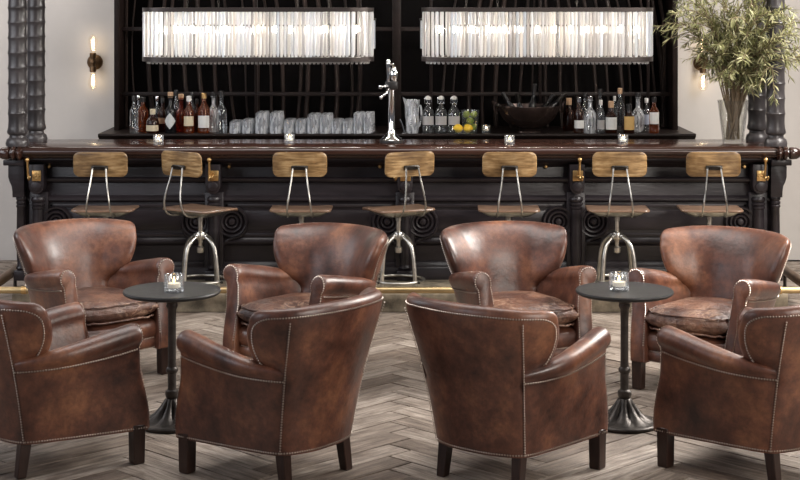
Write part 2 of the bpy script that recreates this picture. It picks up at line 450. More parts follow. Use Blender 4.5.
# doors of muntins in front of the reeds
xs_v = [118, 256, 360, 396.7, 431, 540, 648, 675]
for i, px in enumerate(xs_v):
    wd = {0: .04, 3: .066, 7: .04}.get(i, .022)
    if i in (0, 7): continue
    hb('upright' if i == 3 else 'muntin', [((X_at(px, YD), YD+(.0 if i != 3 else -.02), 2.30), (wd, .035, 2.44))], 'hutch_wood', .003)
for py in (29, 94, -36, -100):
    hb('cross_rail', [((HC, YD+.004, zb(py)), (HX1-HX0-.08, .03, .03))], 'hutch_wood', .003)
# curving reeds behind the muntins, one screen per door
rr = random.Random(3)
for side in (0, 1):
    b = bmesh.new()
    rangex = (124, 392) if side == 0 else (404, 672)
    px = rangex[0]
    while px < rangex[1]:
        u = (px-118)/557.0
        lean = .10*math.sin(u*2*PI*1.55+2.6) + rr.uniform(-.03, .03)
        x0 = X_at(px, 12.55); wob = rr.uniform(-.03, .03)
        if 365 < px < 440: px += 15; continue
        seg = 14; top, bot = 3.45, 1.072
        Lp = []; z = bot
        pts = []
        for k in range(seg+1):
            t = k/seg; zz = bot + (top-bot)*t
            ph = (zz-bot)/.62
            xx = x0 + lean*(ph-.9)*.9 + .035*math.sin(ph*1.9+px*.02) + wob*.5*math.sin(ph*1.3+px)
            xx = min(max(xx, HX0+.06), HX1-.06)
            pts.append((xx, 12.55-12.3+.04*math.sin(px), zz))
        pw = rr.uniform(.006, .019)
        rings = [[(p[0]-pw, p[1]+.004, p[2]), (p[0]-pw*.5, p[1]-.012, p[2]), (p[0]+pw*.5, p[1]-.012, p[2]), (p[0]+pw, p[1]+.004, p[2])] for p in pts]
        b3 = bmesh.new(); loft(b3, rings); merge(b, b3)
        px += rr.uniform(9, 16)
    obj('reed_screen', b, 'reed', hutch)

# ------------------------------------------------------------------ bar counter
PLZ = .125
b = bmesh.new()
box(b, (0, 11.22, PLZ/2), (5.12, 1.14, PLZ), .012)
tag(obj('bar_plinth', b, 'stone'), 'low worn cream stone plinth carrying the bar and its stools', 'plinth')

bar = thing('bar_counter', 'long carved black wooden bar counter with polished reddish brown top', 'bar counter', (0, 11.3, PLZ))
OY, OZ = 11.3, PLZ
def part(name, bm, mat, parent=None, **kw):
    for v in bm.verts: v.co -= Vector((0, OY, OZ))
    return obj(name, bm, mat, parent or bar, **kw)
ZT = 1.055
BF = 11.22                        # front plane of the panelling
# body
b = bmesh.new()
box(b, (0, 11.43, (PLZ+.95)/2), (5.23, .42, .95-PLZ), .004)
part('body', b, 'bar_wood')
# plinth board and mouldings along the front
def moulding(name, prof, x0=-2.58, x1=2.58):
    b = bmesh.new(); loft(b, [[(x, BF-d, z) for d, z in prof] for x in (x0, x1)])
    return part(name, b, 'bar_wood')
moulding('skirting', [(0, PLZ), (.045, PLZ), (.045, .20), (.035, .215), (.02, .225), (.012, .245), (0, .25)])
moulding('frieze_moulding', [(0, .79), (.012, .792), (.022, .80), (.030, .812), (.030, .822), (.018, .83), (0, .832)])
moulding('dado_moulding', [(0, .655), (.016, .66), (.026, .672), (.026, .684), (.012, .70), (0, .705)])
moulding('lower_moulding', [(0, .355), (.014, .36), (.030, .372), (.034, .386), (.020, .396), (.012, .41), (0, .412)])
moulding('cornice_moulding', [(0, .90), (.02, .905), (.035, .92), (.06, .93), (.10, .945), (.12, .962), (.12, .97), (0, .97)])
# top slab
b = bmesh.new()
tp = [(11.045, 1.012), (11.047, 1.030), (11.056, 1.046), (11.072, 1.055), (11.66, 1.055), (11.675, 1.048), (11.68, 1.03), (11.68, .985), (11.10, .97), (11.085, .98), (11.08, .992), (11.062, .996), (11.050, 1.002)]
loft(b, [[(x, y, z) for y, z in tp] for x in (-2.69, 2.655)])
part('counter_top', b, 'counter_wood')
# framed panels between the pilasters
PX = [X_at(p, 11.12) for p in (36.5, 213, 405, 577, 760)]
for i in range(4):
    a, c = PX[i]+.075, PX[i+1]-.075
    for (z0, z1, nm) in ((.42, .645, 'panel'),):
        b = bmesh.new()
        fw = .022
        box(b, ((a+c)/2, BF-.006, z0+fw/2), (c-a, .014, fw), .004)
        box(b, ((a+c)/2, BF-.006, z1-fw/2), (c-a, .014, fw), .004)
        box(b, (a+fw/2, BF-.006, (z0+z1)/2), (fw, .014, z1-z0), .004)
        box(b, (c-fw/2, BF-.006, (z0+z1)/2), (fw, .014, z1-z0), .004)
        if nm == 'panel': box(b, ((a+c)/2, BF-.004, (z0+z1)/2), (c-a-.12, .012, z1-z0-.09), .004)
        part(nm, b, 'bar_wood')
# pilasters
def turned(r, z0, z1):
    """turned half column profile with ring mouldings"""
    p = [(r*1.25, z0), (r*1.25, z0+.05), (r*.9, z0+.07), (r*1.1, z0+.085), (r*.8, z0+.105), (r*.95, z0+.16)]
    zt = z1
    p += [(r*1.0, (z0+z1)/2), (r*.92, zt-.085), (r*1.08, zt-.078), (r*1.08, zt-.068), (r*.9, zt-.062), (r*1.1, zt-.054), (r*1.1, zt-.044), (r*.9, zt-.038), (r*1.12, zt-.026), (r*1.12, zt-.012), (r*.95, zt)]
    return p
def bracket(w, z0, z1):
    o = [(-w, z1), (-w, z0+.06)]
    for k in range(0, 9): o.append((-w*.9*math.cos(PI*k/8), z0+.04-.04*math.sin(PI*k/8)))
    o += [(w, z0+.06), (w, z1)]
    return o
for i, x in enumerate(PX):
    end = i in (0, 4)
    b = bmesh.new()
    box(b, (x, BF-.02, .43), (.13, .04, .60), .006)
    part('pilaster_board', b, 'bar_wood')
    b = bmesh.new()
    lathe(b, turned(.042, PLZ, .70), 20, (x, BF-.045, 0))
    box(b, (x, BF-.045, PLZ+.035), (.115, .10, .07), .006)
    part('pilaster', b, 'bar_wood')
    b = bmesh.new()
    prism(b, [(x+p[0], p[1]) for p in bracket(.052, .725, .93)], BF-.115, BF, .006)
    prism(b, [(x+.036*math.cos(2*PI*k/20), .778+.034*math.sin(2*PI*k/20)) for k in range(20)], BF-.128, BF-.11, .006)
    part('bracket', b, 'bar_wood')
    # brass rosette plate and hanging hook
    b = bmesh.new()
    zz = .852
    box(b, (x+.004, BF-.119, zz), (.072 if not end else .062, .012, .072), .004)
    prism(b, [(x+.004+.026*math.cos(PI/4+PI*k/4)*(1 if k % 2 else .62), zz+.026*math.sin(PI/4+PI*k/4)*(1 if k % 2 else .62)) for k in range(8)], BF-.134, BF-.124, .003)
    sphere(b, (x+.004, BF-.135, zz), .008)
    part('rosette', b, 'brass')
    b = bmesh.new()
    hx = x + (-.035 if i == 0 else (.04 if i == 4 else (-.03 if i in (1, 2) else .025)))
    hx = {0: X_at(26, 11.0), 1: X_at(208.5, 11.0), 2: X_at(394, 11.0), 3: X_at(580.5, 11.0), 4: X_at(767, 11.0)}[i]
    tube(b, curve_pts([(hx, 11.075, .972), (hx, 11.045, .972), (hx, 11.04, .955), (hx, 11.05, .90), (hx, 11.06, .87), (hx+.003, 11.06, .845), (hx+.010, 11.045, .832), (hx+.016, 11.035, .845)], 5), .008, 8)
    sphere(b, (hx, 11.035, .968), .016)
    sphere(b, (hx+.017, 11.033, .85), .009)
    part('hook', b, 'brass')
    # carved volutes either side
    for sgn in (-1, 1):
        if (i == 0 and sgn < 0) or (i == 4 and sgn > 0): continue
        cx, cz = x+sgn*.122, .525
        b = bmesh.new()
        lathe(b, [(0, .055), (.018, .052), (.024, .042), (.028, .030), (.036, .044), (.044, .046), (.050, .032), (.055, .028), (.063, .046), (.072, .048), (.078, .030), (.083, .026), (.092, .044), (.102, .046), (.108, .03), (.11, 0)], 40,
              (cx, BF-.002, cz), Matrix.Rotation(PI/2, 4, 'X'))
        # scroll tail running down along the pilaster
        tl = curve_pts([(cx+sgn*.100, BF-.02, cz), (cx+sgn*.075, BF-.02, cz-.085), (cx-sgn*.02, BF-.02, cz-.125), (cx-sgn*.06, BF-.02, cz-.16)], 6)
        tube(b, tl, [.012]*len(tl), 8)
        part('volute', b, 'bar_wood')
for p in (49, 229, 380, 546, 744.5):
    b = bmesh.new()
    x = X_at(p, 11.2)
    lathe(b, [(0, .03), (.008, .029), (.013, .022), (.012, .012), (.006, .008), (.006, 0)], 12, (x, BF-.002, .905), Matrix.Rotation(PI/2, 4, 'X'))
    b2 = None
    part('knob', b, 'brass')
# end posts and finials
for sgn in (-1, 1):
    x = X_at(22, 11.2) if sgn < 0 else X_at(774.5, 11.2)
    b = bmesh.new()
    lathe(b, turned(.032, PLZ, .71), 18, (x, BF-.045, 0))
    box(b, (x, BF-.045, PLZ+.035), (.085, .09, .07), .006)
    part('end_post', b, 'bar_wood')
    b = bmesh.new()
    xo = -2.70 if sgn < 0 else 2.665
    ol = [(xo, .955), (xo, .84), (xo-sgn*.012, .80), (xo-sgn*.03, .78), (xo-sgn*.03, .70), (xo-sgn*.11, .70), (xo-sgn*.11, .955)]
    prism(b, ol, BF-.09, BF+.12, .005)
    box(b, (xo-sgn*.05, BF-.05, .945), (.14, .20, .04), .006)
    part('end_bracket', b, 'bar_wood')
    b = bmesh.new()
    R = Matrix.Rotation(sgn*PI/2, 4, 'Y')
    fp = [(.0, 0), (.030, 0), (.048, .008), (.048, .018), (.034, .026), (.030, .036), (.044, .042), (.048, .052), (.044, .062), (.028, .068), (.026, .078), (.040, .084), (.043, .10), (.040, .13), (.028, .152), (.012, .162), (.006, .172), (0, .176)]
    lathe(b, fp, 20, ((-2.585 if sgn < 0 else 2.575), 11.03, 1.014), R)
    part('finial', b, 'counter_wood')

# bamboo-like turned columns standing on the counter ends
def column_prof(r, z0, z1, ph):
    p = [(r*1.18, z0), (r*1.22, z0+.02), (r*1.12, z0+.045), (r*.86, z0+.06), (r*.82, z0+.075), (r*1.02, z0+.085), (r*1.08, z0+.10), (r*.98, z0+.125)]
    z = z0+.125
    st = .208/2
    while z < z1-.1:
        p += [(r*.965, z+.010), (r*.945, z+.028), (r*.938, z+.050), (r*.945, z+.072), (r*.965, z+.090), (r*1.005, z+.097), (r*1.02, z+.1), (r*.995, z+.103)]
        z += st
    p += [(r*.95, z1)]
    return p
for px, Y, lb in ((17.5, 11.13, 'ringed dark column on the left end of the bar counter, outer and nearer of its pair'),
              (36, 11.5, 'ringed dark column on the left end of the bar counter, inner one of its pair'),
              (757, 11.5, 'ringed black column beside the vase on the right end of the counter, inner of its pair'),
              (775.5, 11.13, 'ringed black column on the right end of the bar counter, outer and nearer of its pair')):
    b = bmesh.new()
    lathe(b, column_prof(.066, 0, 3.6-ZT, 0), 24)
    tag(obj('turned_column', b, 'column_wood', loc=(X_at(px, Y), Y, ZT)), lb, 'column', 'ringed columns on the bar counter')

# foot rail
rail = thing('foot_rail', 'brass foot rail running along the foot of the bar and round its ends', 'foot rail', (0, 10.6, 0))
def rpart(name, bm, mat):
    for v in bm.verts: v.co -= Vector((0, 10.6, 0))
    return obj(name, bm, mat, rail)
RZ = .157
b = bmesh.new(); tube(b, [(-2.78, 10.6, RZ), (-1, 10.6, RZ), (1, 10.6, RZ), (2.78, 10.6, RZ)], .0225, 16); rpart('front_tube', b, 'rail_brass')
for sgn in (-1, 1):
    b = bmesh.new()
    tube(b, [(sgn*2.71, 10.62, RZ), (sgn*2.71, 11.0, RZ), (sgn*2.71, 11.45, RZ), (sgn*2.71, 11.47, RZ)], [.034, .034, .034, .030], 16); rpart('side_tube', b, 'bronze')
    b = bmesh.new(); sphere(b, (sgn*2.71, 10.6, RZ), .04); rpart('corner_ball', b, 'rail_brass')
    b = bmesh.new(); lathe(b, [(.028, 0), (.022, .01), (.012, .02), (.012, .14)], 12, (sgn*2.71, 11.38, 0)); rpart('side_foot', b, 'dark_steel')
for px in (24, 140, 330, 520, 700, 779):
    x = X_at(px, 10.6)
    b = bmesh.new()
    x = max(min(x, 2.5), -2.5)
    lathe(b, [(.0255, -.016), (.0265, -.01), (.0265, .01), (.0255, .016)], 16, (x, 10.6, RZ), Matrix.Rotation(PI/2, 4, 'Y'))
    tube(b, [(x, 10.6, RZ), (x, 10.63, RZ-.01), (x, 10.665, RZ-.026), (x, 10.69, RZ-.032)], .011, 8)
    rpart('rail_bracket', b, 'brass')

# ------------------------------------------------------------------ bar stools
def make_stool():
    t = thing('bar_stool', 'x', 'bar stool', group='bar stools along the counter')
    def rr_outline(w, d, r, n=6):
        o = []
        for cx, cy, a0 in ((w-r, d-r, 0), (-w+r, d-r, PI/2), (-w+r, -d+r, PI), (w-r, -d+r, 3*PI/2)):
            for k in range(n+1):
                a = a0+PI/2*k/n; o.append((cx+r*math.cos(a), cy+r*math.sin(a)))
        return o
    # seat: thin shaped board, front edge rolling down, slightly dished
    b = bmesh.new()
    ol = rr_outline(.208, .180, .05)
    def sz(x, y): return .535 - .012*math.exp(-((x/.13)**2+((y+.02)/.12)**2)) - (.022*((y-.09)/.09)**2 if y > .09 else 0)
    rings = []
    for sc, dz in ((.93, -.016), (.985, -.014), (1.0, -.007), (.985, 0), (.8, 0), (.55, 0), (.28, 0), (.02, 0)):
        rings.append([(x*sc, y*sc, sz(x*sc, y*sc)+dz) for x, y in ol])
    loft(b, rings)
    obj('seat', b, 'seat_wood', t)
    # pressed metal pan under the seat
    b = bmesh.new()
    o1, o2, o3 = rr_outline(.190, .150, .04), rr_outline(.175, .14, .04), rr_outline(.135, .11, .03)
    loft(b, [[(x, y-.01, .521) for x, y in o1], [(x, y-.01, .506) for x, y in o2], [(x, y-.01, .484) for x, y in o3]])
    obj('seat_pan', b, 'steel', t)
    # backrest: curved board
    b = bmesh.new()
    w, h, r = .181, .083, .042
    o = rr_outline(w, h, r, 8)
    def bp(x, z, d):
        y = -.205 + .42*x*x + d + .10*(z) * -.6
        return (x, y, .842+z)
    rings = [[bp(x*s_, z*s_, d) for x, z in o] for s_, d in ((.02, 0), (.3, 0), (.6, 0), (.85, 0), (.965, .0005), (.99, .003), (1, .0075), (.99, .012), (.965, .015), (.85, .0155), (.6, .0155), (.3, .0155), (.02, .0155))]
    loft(b, rings)
    obj('backrest', b, 'stool_wood', t)
    # bracket
    b = bmesh.new()
    box(b, (0, -.213, .822), (.112, .020, .030), .008)
    tube(b, [(-.05, -.226, .822), (-.03, -.229, .832), (.03, -.229, .832), (.05, -.226, .822)], .0075, 8)
    for sx in (-1, 1): sphere(b, (sx*.03, -.222, .826), .008, 10, 6)
    obj('back_bracket', b, 'dark_steel', t)
    for sx in (-1, 1):
        b = bmesh.new()
        tube(b, curve_pts([(sx*.044, -.226, .824), (sx*.046, -.229, .80), (sx*.054, -.247, .73), (sx*.066, -.268, .65), (sx*.076, -.272, .58), (sx*.081, -.245, .52), (sx*.083, -.19, .494), (sx*.083, -.12, .490), (sx*.083, -.05, .488)], 6), .0062, 8)
        obj('back_rod', b, 'steel', t)
    b = bmesh.new()
    lathe(b, [(.012, .225), (.022, .228), (.025, .24), (.025, .262), (.018, .268), (.0145, .27), (.0145, .30), (.017, .305), (.017, .44), (.021, .445), (.021, .47), (.06, .478), (.06, .486)], 16)
    obj('screw_spindle', b, 'steel', t)
    b = bmesh.new()
    lathe(b, [(.020, .315), (.030, .318), (.034, .33), (.034, .362), (.028, .37), (.020, .372)], 16)
    for k in range(4):
        a = PI/4+PI/2*k
        box(b, (.04*math.cos(a), .04*math.sin(a), .338), (.03, .03, .03), .006, Matrix.Rotation(a, 3, 'Z'))
    obj('hub', b, 'steel', t)
    for k in range(4):
        a = PI/4+PI/2*k; ca, sa = math.cos(a), math.sin(a)
        b = bmesh.new()
        pts = curve_pts([(.022*ca, .022*sa, .345), (.07*ca, .07*sa, .325), (.115*ca, .115*sa, .285), (.138*ca, .138*sa, .225), (.150*ca, .150*sa, .14), (.160*ca, .160*sa, .012)], 6)
        tube(b, pts, .0145, 12)
        lathe(b, [(.017, 0), (.018, .004), (.018, .014), (.0145, .018)], 12, (.160*ca, .160*sa, 0))
        o = obj('leg', b, 'steel', t)
        b = bmesh.new()
        R = Matrix.Rotation(PI/2, 4, 'Y'); R = Matrix.Rotation(a, 4, 'Z') @ R
        lathe(b, [(.005, -.02), (.005, .022), (.009, .022), (.009, .03), (0, .031)], 10, (.166*ca, .166*sa, .045), R)
        obj('bolt', b, 'dark_steel', o)
    b = bmesh.new()
    tube(b, [(.172*math.cos(2*PI*k/40), .172*math.sin(2*PI*k/40), .045) for k in range(40)], .0095, 10, closed=True)
    obj('foot_ring', b, 'steel', t)
    return t
stool = make_stool()
SL = [(104, 'wooden backed screw stool nearest the left end of the bar', 0),
      (199, 'screw stool turned right, behind the left round table', -.62),
      (300, 'screw stool standing just right of the second bar pilaster from the left', 0),
      (397, 'screw stool turned left, in front of the middle pilaster below the beer tap', .42),
      (507, 'screw stool with a pale streaked back, under the dark copper bowl', -.03),
      (615.5, 'screw stool directly behind the right round table', -.04),
      (708, 'screw stool nearest the right end of the bar, below the vase', -.05)]
YS = 10.93
for i, (px, lb, rz) in enumerate(SL):
    o = stool if i == 0 else copy_tree(stool)
    o.location = (X_at(px+1.5, YS), YS, PLZ); o.rotation_euler.z = rz; o['label'] = lb
    for c in o.children:
        if c.name.split('.')[0] in ('leg', 'hub', 'foot_ring'): c.rotation_euler.z = -rz + (.16 if i == 1 else 0)

# ------------------------------------------------------------------ armchairs
CA = [0, .2, .4, .6, .8, 1.0]
BXs, BYs = [0, .122, .228, .262, .283, .302], [-.285, -.272, -.215, -.06, .11, .29]
TXs, TYs = [0, .168, .312, .418, .402, .352], [-.442, -.422, -.355, -.185, .06, .29]
FULL = [-x for x in CA[:0:-1]] + CA
def sym(v, odd): return ([(-x if odd else x) for x in v[:0:-1]] + v)
BX, BY, TX, TY = sym(BXs, 1), sym(BYs, 0), sym(TXs, 1), sym(TYs, 0)
def plan(a, z):
    t = (z-.15)/.625
    t = t + .10*math.sin(PI*min(max(t, 0), 1))*(-1)       # gently hollow flare
    bx, by = spline1(FULL, BX, a), spline1(FULL, BY, a)
    tx, ty = spline1(FULL, TX, a), spline1(FULL, TY, a)
    return Vector((bx+(tx-bx)*t, by+(ty-by)*t, z))
def nrm(a, z, w=.02):
    d = plan(a+w, z)-plan(a-w, z); d.z = 0
    n = Vector((-d.y, d.x, 0)); n.normalize()             # towards the sitter
    return n
AJ = .40                                                   # seam between back and side
def zt(a): return .799 - .016*(abs(a)/.5)**2
def wing(z):
    zs = [.15, .44, .475, .515, .55, .60, .65, .70, .73]
    ws = [.432, .432, .47, .545, .575, .602, .614, .612, .600]
    if z <= .73: return spline1(zs, ws, z)
    k = (z-.73)/.0551
    return .600 - .075*(1-math.sqrt(max(0, 1-min(k, 1)**2)))
def sup(u, p): return max(0.0, 1-abs(u)**p)**.5
def back_pt(u, v, side):
    """u in -1..1 across, v in 0..1 up; side 0 = outside, 1 = inside"""
    z0 = .15+v*.635
    aw = wing(min(z0, .785)); a = u*aw
    z = .15 + v*(zt(a)-.15)
    T = .105
    e = sup(u, 9)*sup(v, 16)
    if z < .42: e = sup(u, 60)
    puff = (.020*math.exp(-((z-.62)/.14)**2)*(1-u*u) + .022*math.exp(-((abs(a)-.42)/.17)**2)*math.exp(-((z-.60)/.2)**2)) if side else 0
    p = plan(a, z); n = nrm(a, z, .14 if side else .03)
    d = T/2 + (T/2*e+puff*e)*(1 if side else -1)
    if not side and abs(a) > .41 and z < .545: d += .012
    return p + n*d
def backrest():
    nu, nv = 46, 40
    us = [math.sin(PI/2*(-1+2*i/nu)) for i in range(nu+1)]
    vs = [1-(1-math.sin(PI/2*j/nv)) for j in range(nv+1)]
    b = bmesh.new()
    g = {}
    for s_ in (0, 1):
        for i, u in enumerate(us):
            for j, v in enumerate(vs):
                g[s_, i, j] = b.verts.new(back_pt(u, v, s_))
    for s_ in (0, 1):
        for i in range(nu):
            for j in range(nv):
                b.faces.new((g[s_, i, j], g[s_, i+1, j], g[s_, i+1, j+1], g[s_, i, j+1]))
    for i in range(nu):
        b.faces.new((g[0, i, 0], g[0, i+1, 0], g[1, i+1, 0], g[1, i, 0]))
        b.faces.new((g[0, i, nv], g[0, i+1, nv], g[1, i+1, nv], g[1, i, nv]))
    for j in range(nv):
        b.faces.new((g[0, 0, j], g[0, 0, j+1], g[1, 0, j+1], g[1, 0, j]))
        b.faces.new((g[0, nu, j], g[0, nu, j+1], g[1, nu, j+1], g[1, nu, j]))
    bmesh.ops.remove_doubles(b, verts=b.verts[:], dist=1e-4)
    return b
def z_arm(a): return spline1([.36, .5, .7, .9, 1.0], [.520, .540, .580, .618, .632], abs(a))
def fwd(z, a):
    k = max(0, (a-.38)/.62)**2
    return k*spline1([.15, .22, .32, .42, .50, .56, .60, .64], [.034, .032, .012, -.016, -.026, -.022, -.024, -.030], z)
def arm_loop(a):
    za = z_arm(a)
    L = []
    for z in (.15, .19, .23, .27, .31, .35, .39, .42): L.append((0, z))
    k = min(max((abs(a)-.42)/.3, 0), 1); k = k*k*(3-2*k)
    R = .027+.025*k; RX = .043+.010*k
    L.append((0, za-2.0*R)); L.append((-.002*k, za-1.72*R))
    cz = za-R; cd = RX-.020*k-.001
    for q_ in range(0, 15):
        an = math.radians(205 - 235*q_/14)
        L.append((cd + RX*math.cos(an), cz+R*math.sin(an)))
    L += [(.084, za-2.0*R), (.087, .42), (.088, .34), (.088, .24), (.088, .15)]
    return L
def arm_ring(a, s, shrink=1.0, push=0.0):
    L = arm_loop(a); out = []
    zc = .36; rg = []
    for d, z in L:
        d2 = .042+(d-.042)*shrink; z2 = zc + (z-zc)*(1-(1-shrink)*.18)
        p = plan(s*a, z2); n = nrm(s*a, z2)
        q = p+n*d2; q.y += fwd(z2, a)+push
        rg.append(q)
    return rg
def arm(s):
    b = bmesh.new(); rings = []
    for i in range(25): rings.append(arm_ring(.402+.598*i/24, s))
    rings.append(arm_ring(1.0, s, .95, .009)); rings.append(arm_ring(1.0, s, .86, .014))
    loft(b, rings); return b
def arm_front(s):
    b = bmesh.new()
    loft(b, [arm_ring(1.0, s, .84, .010), arm_ring(1.0, s, .82, .017), arm_ring(1.0, s, .72, .0185)])
    return b
def nails_along(bm, pts, nf, sp=.0118, r=.0047):
    """small domed heads along a line, nf(p index) gives outward direction"""
    acc = 0; last = pts[0][0]
    for i in range(len(pts)-1):
        p, n = pts[i]; q, m_ = pts[i+1]
        d = (q-p).length
        while acc < d:
            t = acc/d; c = p.lerp(q, t); nn = n.lerp(m_, t).normalized()
            u = nn.orthogonal().normalized(); w = nn.cross(u)
            r0 = [bm.verts.new(c - nn*.001 + (u*math.cos(PI*k/3)+w*math.sin(PI*k/3))*r) for k in range(6)]
            r1 = [bm.verts.new(c + nn*.0028 + (u*math.cos(PI*k/3)+w*math.sin(PI*k/3))*r*.7) for k in range(6)]
            for k in range(6): bm.faces.new((r0[k], r0[(k+1) % 6], r1[(k+1) % 6], r1[k]))
            tv = bm.verts.new(c+nn*.0042)
            for k in range(6): bm.faces.new((r1[k], r1[(k+1) % 6], tv))
            acc += sp
        acc -= d
def outer(a, z, d=.001):
    s = 1 if a >= 0 else -1
    p = plan(a, z); n = nrm(a, z); q = p - n*d
    return (q, -n)
def make_chair():
    t = thing('club_armchair', 'x', 'armchair', group='leather club armchairs')
    obj('backrest', backrest(), 'leather', t, ang=60)
    for s in (1, -1):
        o = obj('arm', arm(s), 'leather', t, ang=50)
        obj('arm_front_panel', arm_front(s), 'leather', o, ang=50)
        b = bmesh.new(); rg = arm_ring(1.0, s, .86, .014)
        rg = rg[1:-1]
        nails_along(b, [(q, Vector((0, 1, 0))) for q in rg], None, .0125, .0048)
        obj('nailhead_trim', b, 'nail', o)
        b = bmesh.new()
        pl = []
        for i in range(25):
            a = .405+.595*i/24; z = spline1([.36, .5, .7, .9, 1.0], [.474, .478, .488, .506, .519], a)
            q, n = outer(s*a, z, .0055); q.y += fwd(z, a); pl.append((q, n))
        nails_along(b, pl, None)
        obj('nailhead_trim', b, 'nail', o); b = bmesh.new()
        pl = []
        for i in range(25):
            a = .405+.595*i/24; q, n = outer(s*a, .160, .001); q.y += fwd(.16, a); pl.append((q, n))
        nails_along(b, pl, None)
        obj('nailhead_trim', b, 'nail', o)
    # back seams, top line and lower line
    b = bmesh.new()
    for s in (1, -1):
        nails_along(b, [outer(s*(AJ-.004), .16+.575*i/30, .0035) for i in range(31)], None)
        obj('nailhead_trim', b, 'nail', t); b = bmesh.new()
    # one run along the edge of the back: up one wing, across the top, down the other wing
    half = []
    for i in range(20):
        z = .515+.175*i/19; half.append((wing(z)-.046, z))
    for i in range(1, 9):
        an = i/8*PI/2; half.append((.47+.096*math.cos(an), .69+(zt(.47)-.034-.69)*math.sin(an)))
    for i in range(1, 12):
        a = .47*(1-i/11); half.append((a, zt(a)-.034-.006*(1-a/.47)))
    full = half + [(-a, z) for a, z in half[-2::-1]]
    pl = []
    for a, z in full:
        v = (z-.15)/(zt(a)-.15); w_ = wing(min(.15+v*.635, .785))
        q = back_pt(a/w_, v, 0); pl.append((q-nrm(a, z)*.001, -nrm(a, z)))
    b.free(); b = bmesh.new()
    nails_along(b, pl, None)
    obj('nailhead_trim', b, 'nail', t); b = bmesh.new()
    nails_along(b, [outer(-.405+.81*i/30, .160, .001) for i in range(31)], None)
    obj('nailhead_trim', b, 'nail', t)
    # seat rail: two rolls across the front
    b = bmesh.new()
    rolls = [(.02, .15), (.010, .152), (.0, .16), (-.004, .18), (.0, .20), (.010, .209), (.002, .216), (-.006, .235), (-.004, .262), (.002, .285), (.02, .30), (.12, .31), (.12, .15)]
    rings = []
    for i in range(17):
        x = -.245+.49*i/16
        rings.append([(x, .325-.035*(x/.245)**2 - d, z) for d, z in rolls])
    loft(b, rings)
    box(b, (0, 0, .19), (.42, .46, .07), .01)
    obj('seat_rail', b, 'leather', t, ang=50)
    for zz in (.157, .209):
        b = bmesh.new()
        nails_along(b, [(Vector((-.235+.47*i/20, .3255-.035*((-.235+.47*i/20)/.245)**2-(.004 if zz < .2 else .009), zz)), Vector((0, 1, 0))) for i in range(21)], None)
        obj('nailhead_trim', b, 'nail', t)
    # cushion with slack, rumpled leather
    b = bmesh.new(); nx, ny = 34, 34
    def cpt(u, v, top):
        ux, vy = math.sin(u*PI/2), math.sin(v*PI/2)
        hw = .232 if vy > -.2 else .232-.05*((-.2-vy)/.8)
        hw = .236-.055*((1-vy)/2)**2
        x = hw*ux*(1.0); y = .055+.275*vy*(1)-.025*(ux*ux)*(1 if vy > 0 else 0)
        e = (sup(ux, 7)*sup(vy, 7))
        crown = .022*(1-ux*ux)*(1-vy*vy)
        z = .376 + (.060*e+crown*(1 if top else 0))*(1 if top else -1)
        q = Vector((x, y, z))
        d = noise.fractal(Vector((x*7, y*7, z*9+(3 if top else 0))), 1, 2, 4)*.008
        d += noise.noise(Vector((x*34, y*5, z*3)))*.006*(1 if vy > .6 else .35) - abs(noise.noise(Vector((x*14+y*9, y*16-x*6, z*4))))*.005
        c = Vector((0, .05, .376)); r_ = (q-c).normalized()
        return q + r_*d
    g = {}
    for s_ in (0, 1):
        for i in range(nx+1):
            for j in range(ny+1):
                g[s_, i, j] = b.verts.new(cpt(-1+2*i/nx, -1+2*j/ny, s_))
    for s_ in (0, 1):
        for i in range(nx):
            for j in range(ny): b.faces.new((g[s_, i, j], g[s_, i+1, j], g[s_, i+1, j+1], g[s_, i, j+1]))
    bmesh.ops.remove_doubles(b, verts=b.verts[:], dist=.0008)
    be = [e for e in b.edges if len(e.link_faces) == 1]
    if be: bmesh.ops.holes_fill(b, edges=be)
    cush = obj('seat_cushion', b, 'seat_leather', t, ang=70)
    for zz, inn in ((.416, .992), (.330, .992)):
        b = bmesh.new()
        pts = []
        for k in range(60):
            an = 2*PI*k/60; c, s_ = math.cos(an), math.sin(an)
            ux = math.copysign(abs(c)**.28, c); vy = math.copysign(abs(s_)**.28, s_)
            hw = .236-.055*((1-vy)/2)**2
            pts.append((hw*ux*inn, .055+.275*vy*inn-(.025*ux*ux if vy > 0 else 0), zz + .003*math.sin(k*1.7)))
        tube(b, pts, .0052, 8, closed=True)
        obj('piping', b, 'seat_leather', cush)
    for sx in (1, -1):
        b = bmesh.new()
        rings = []
        for z, hw in ((0, .025), (.006, .027), (.155, .029), (.175, .029)):
            cx, cy = sx*(.274), .290
            rings.append([(cx-hw, cy-hw, z), (cx+hw, cy-hw, z), (cx+hw, cy+hw, z), (cx-hw, cy+hw, z)])
        loft(b, rings); bmesh.ops.bevel(b, geom=b.edges[:], offset=.003, segments=1, affect='EDGES')
        obj('leg', b, 'leg_wood', t)
        b = bmesh.new(); rings = []
        for z, hw in ((0, .019), (.006, .021), (.155, .025), (.175, .025)):
            cx, cy = sx*(.190+.004*(1-z/.16)), -.200-.022*max(0,1-z/.16)**1.5
            rings.append([(cx-hw, cy-hw, z), (cx+hw, cy-hw, z), (cx+hw, cy+hw, z), (cx-hw, cy+hw, z)])
        loft(b, rings); bmesh.ops.bevel(b, geom=b.edges[:], offset=.003, segments=1, affect='EDGES')
        obj('leg', b, 'leg_wood', t)
    return t
chair = make_chair()
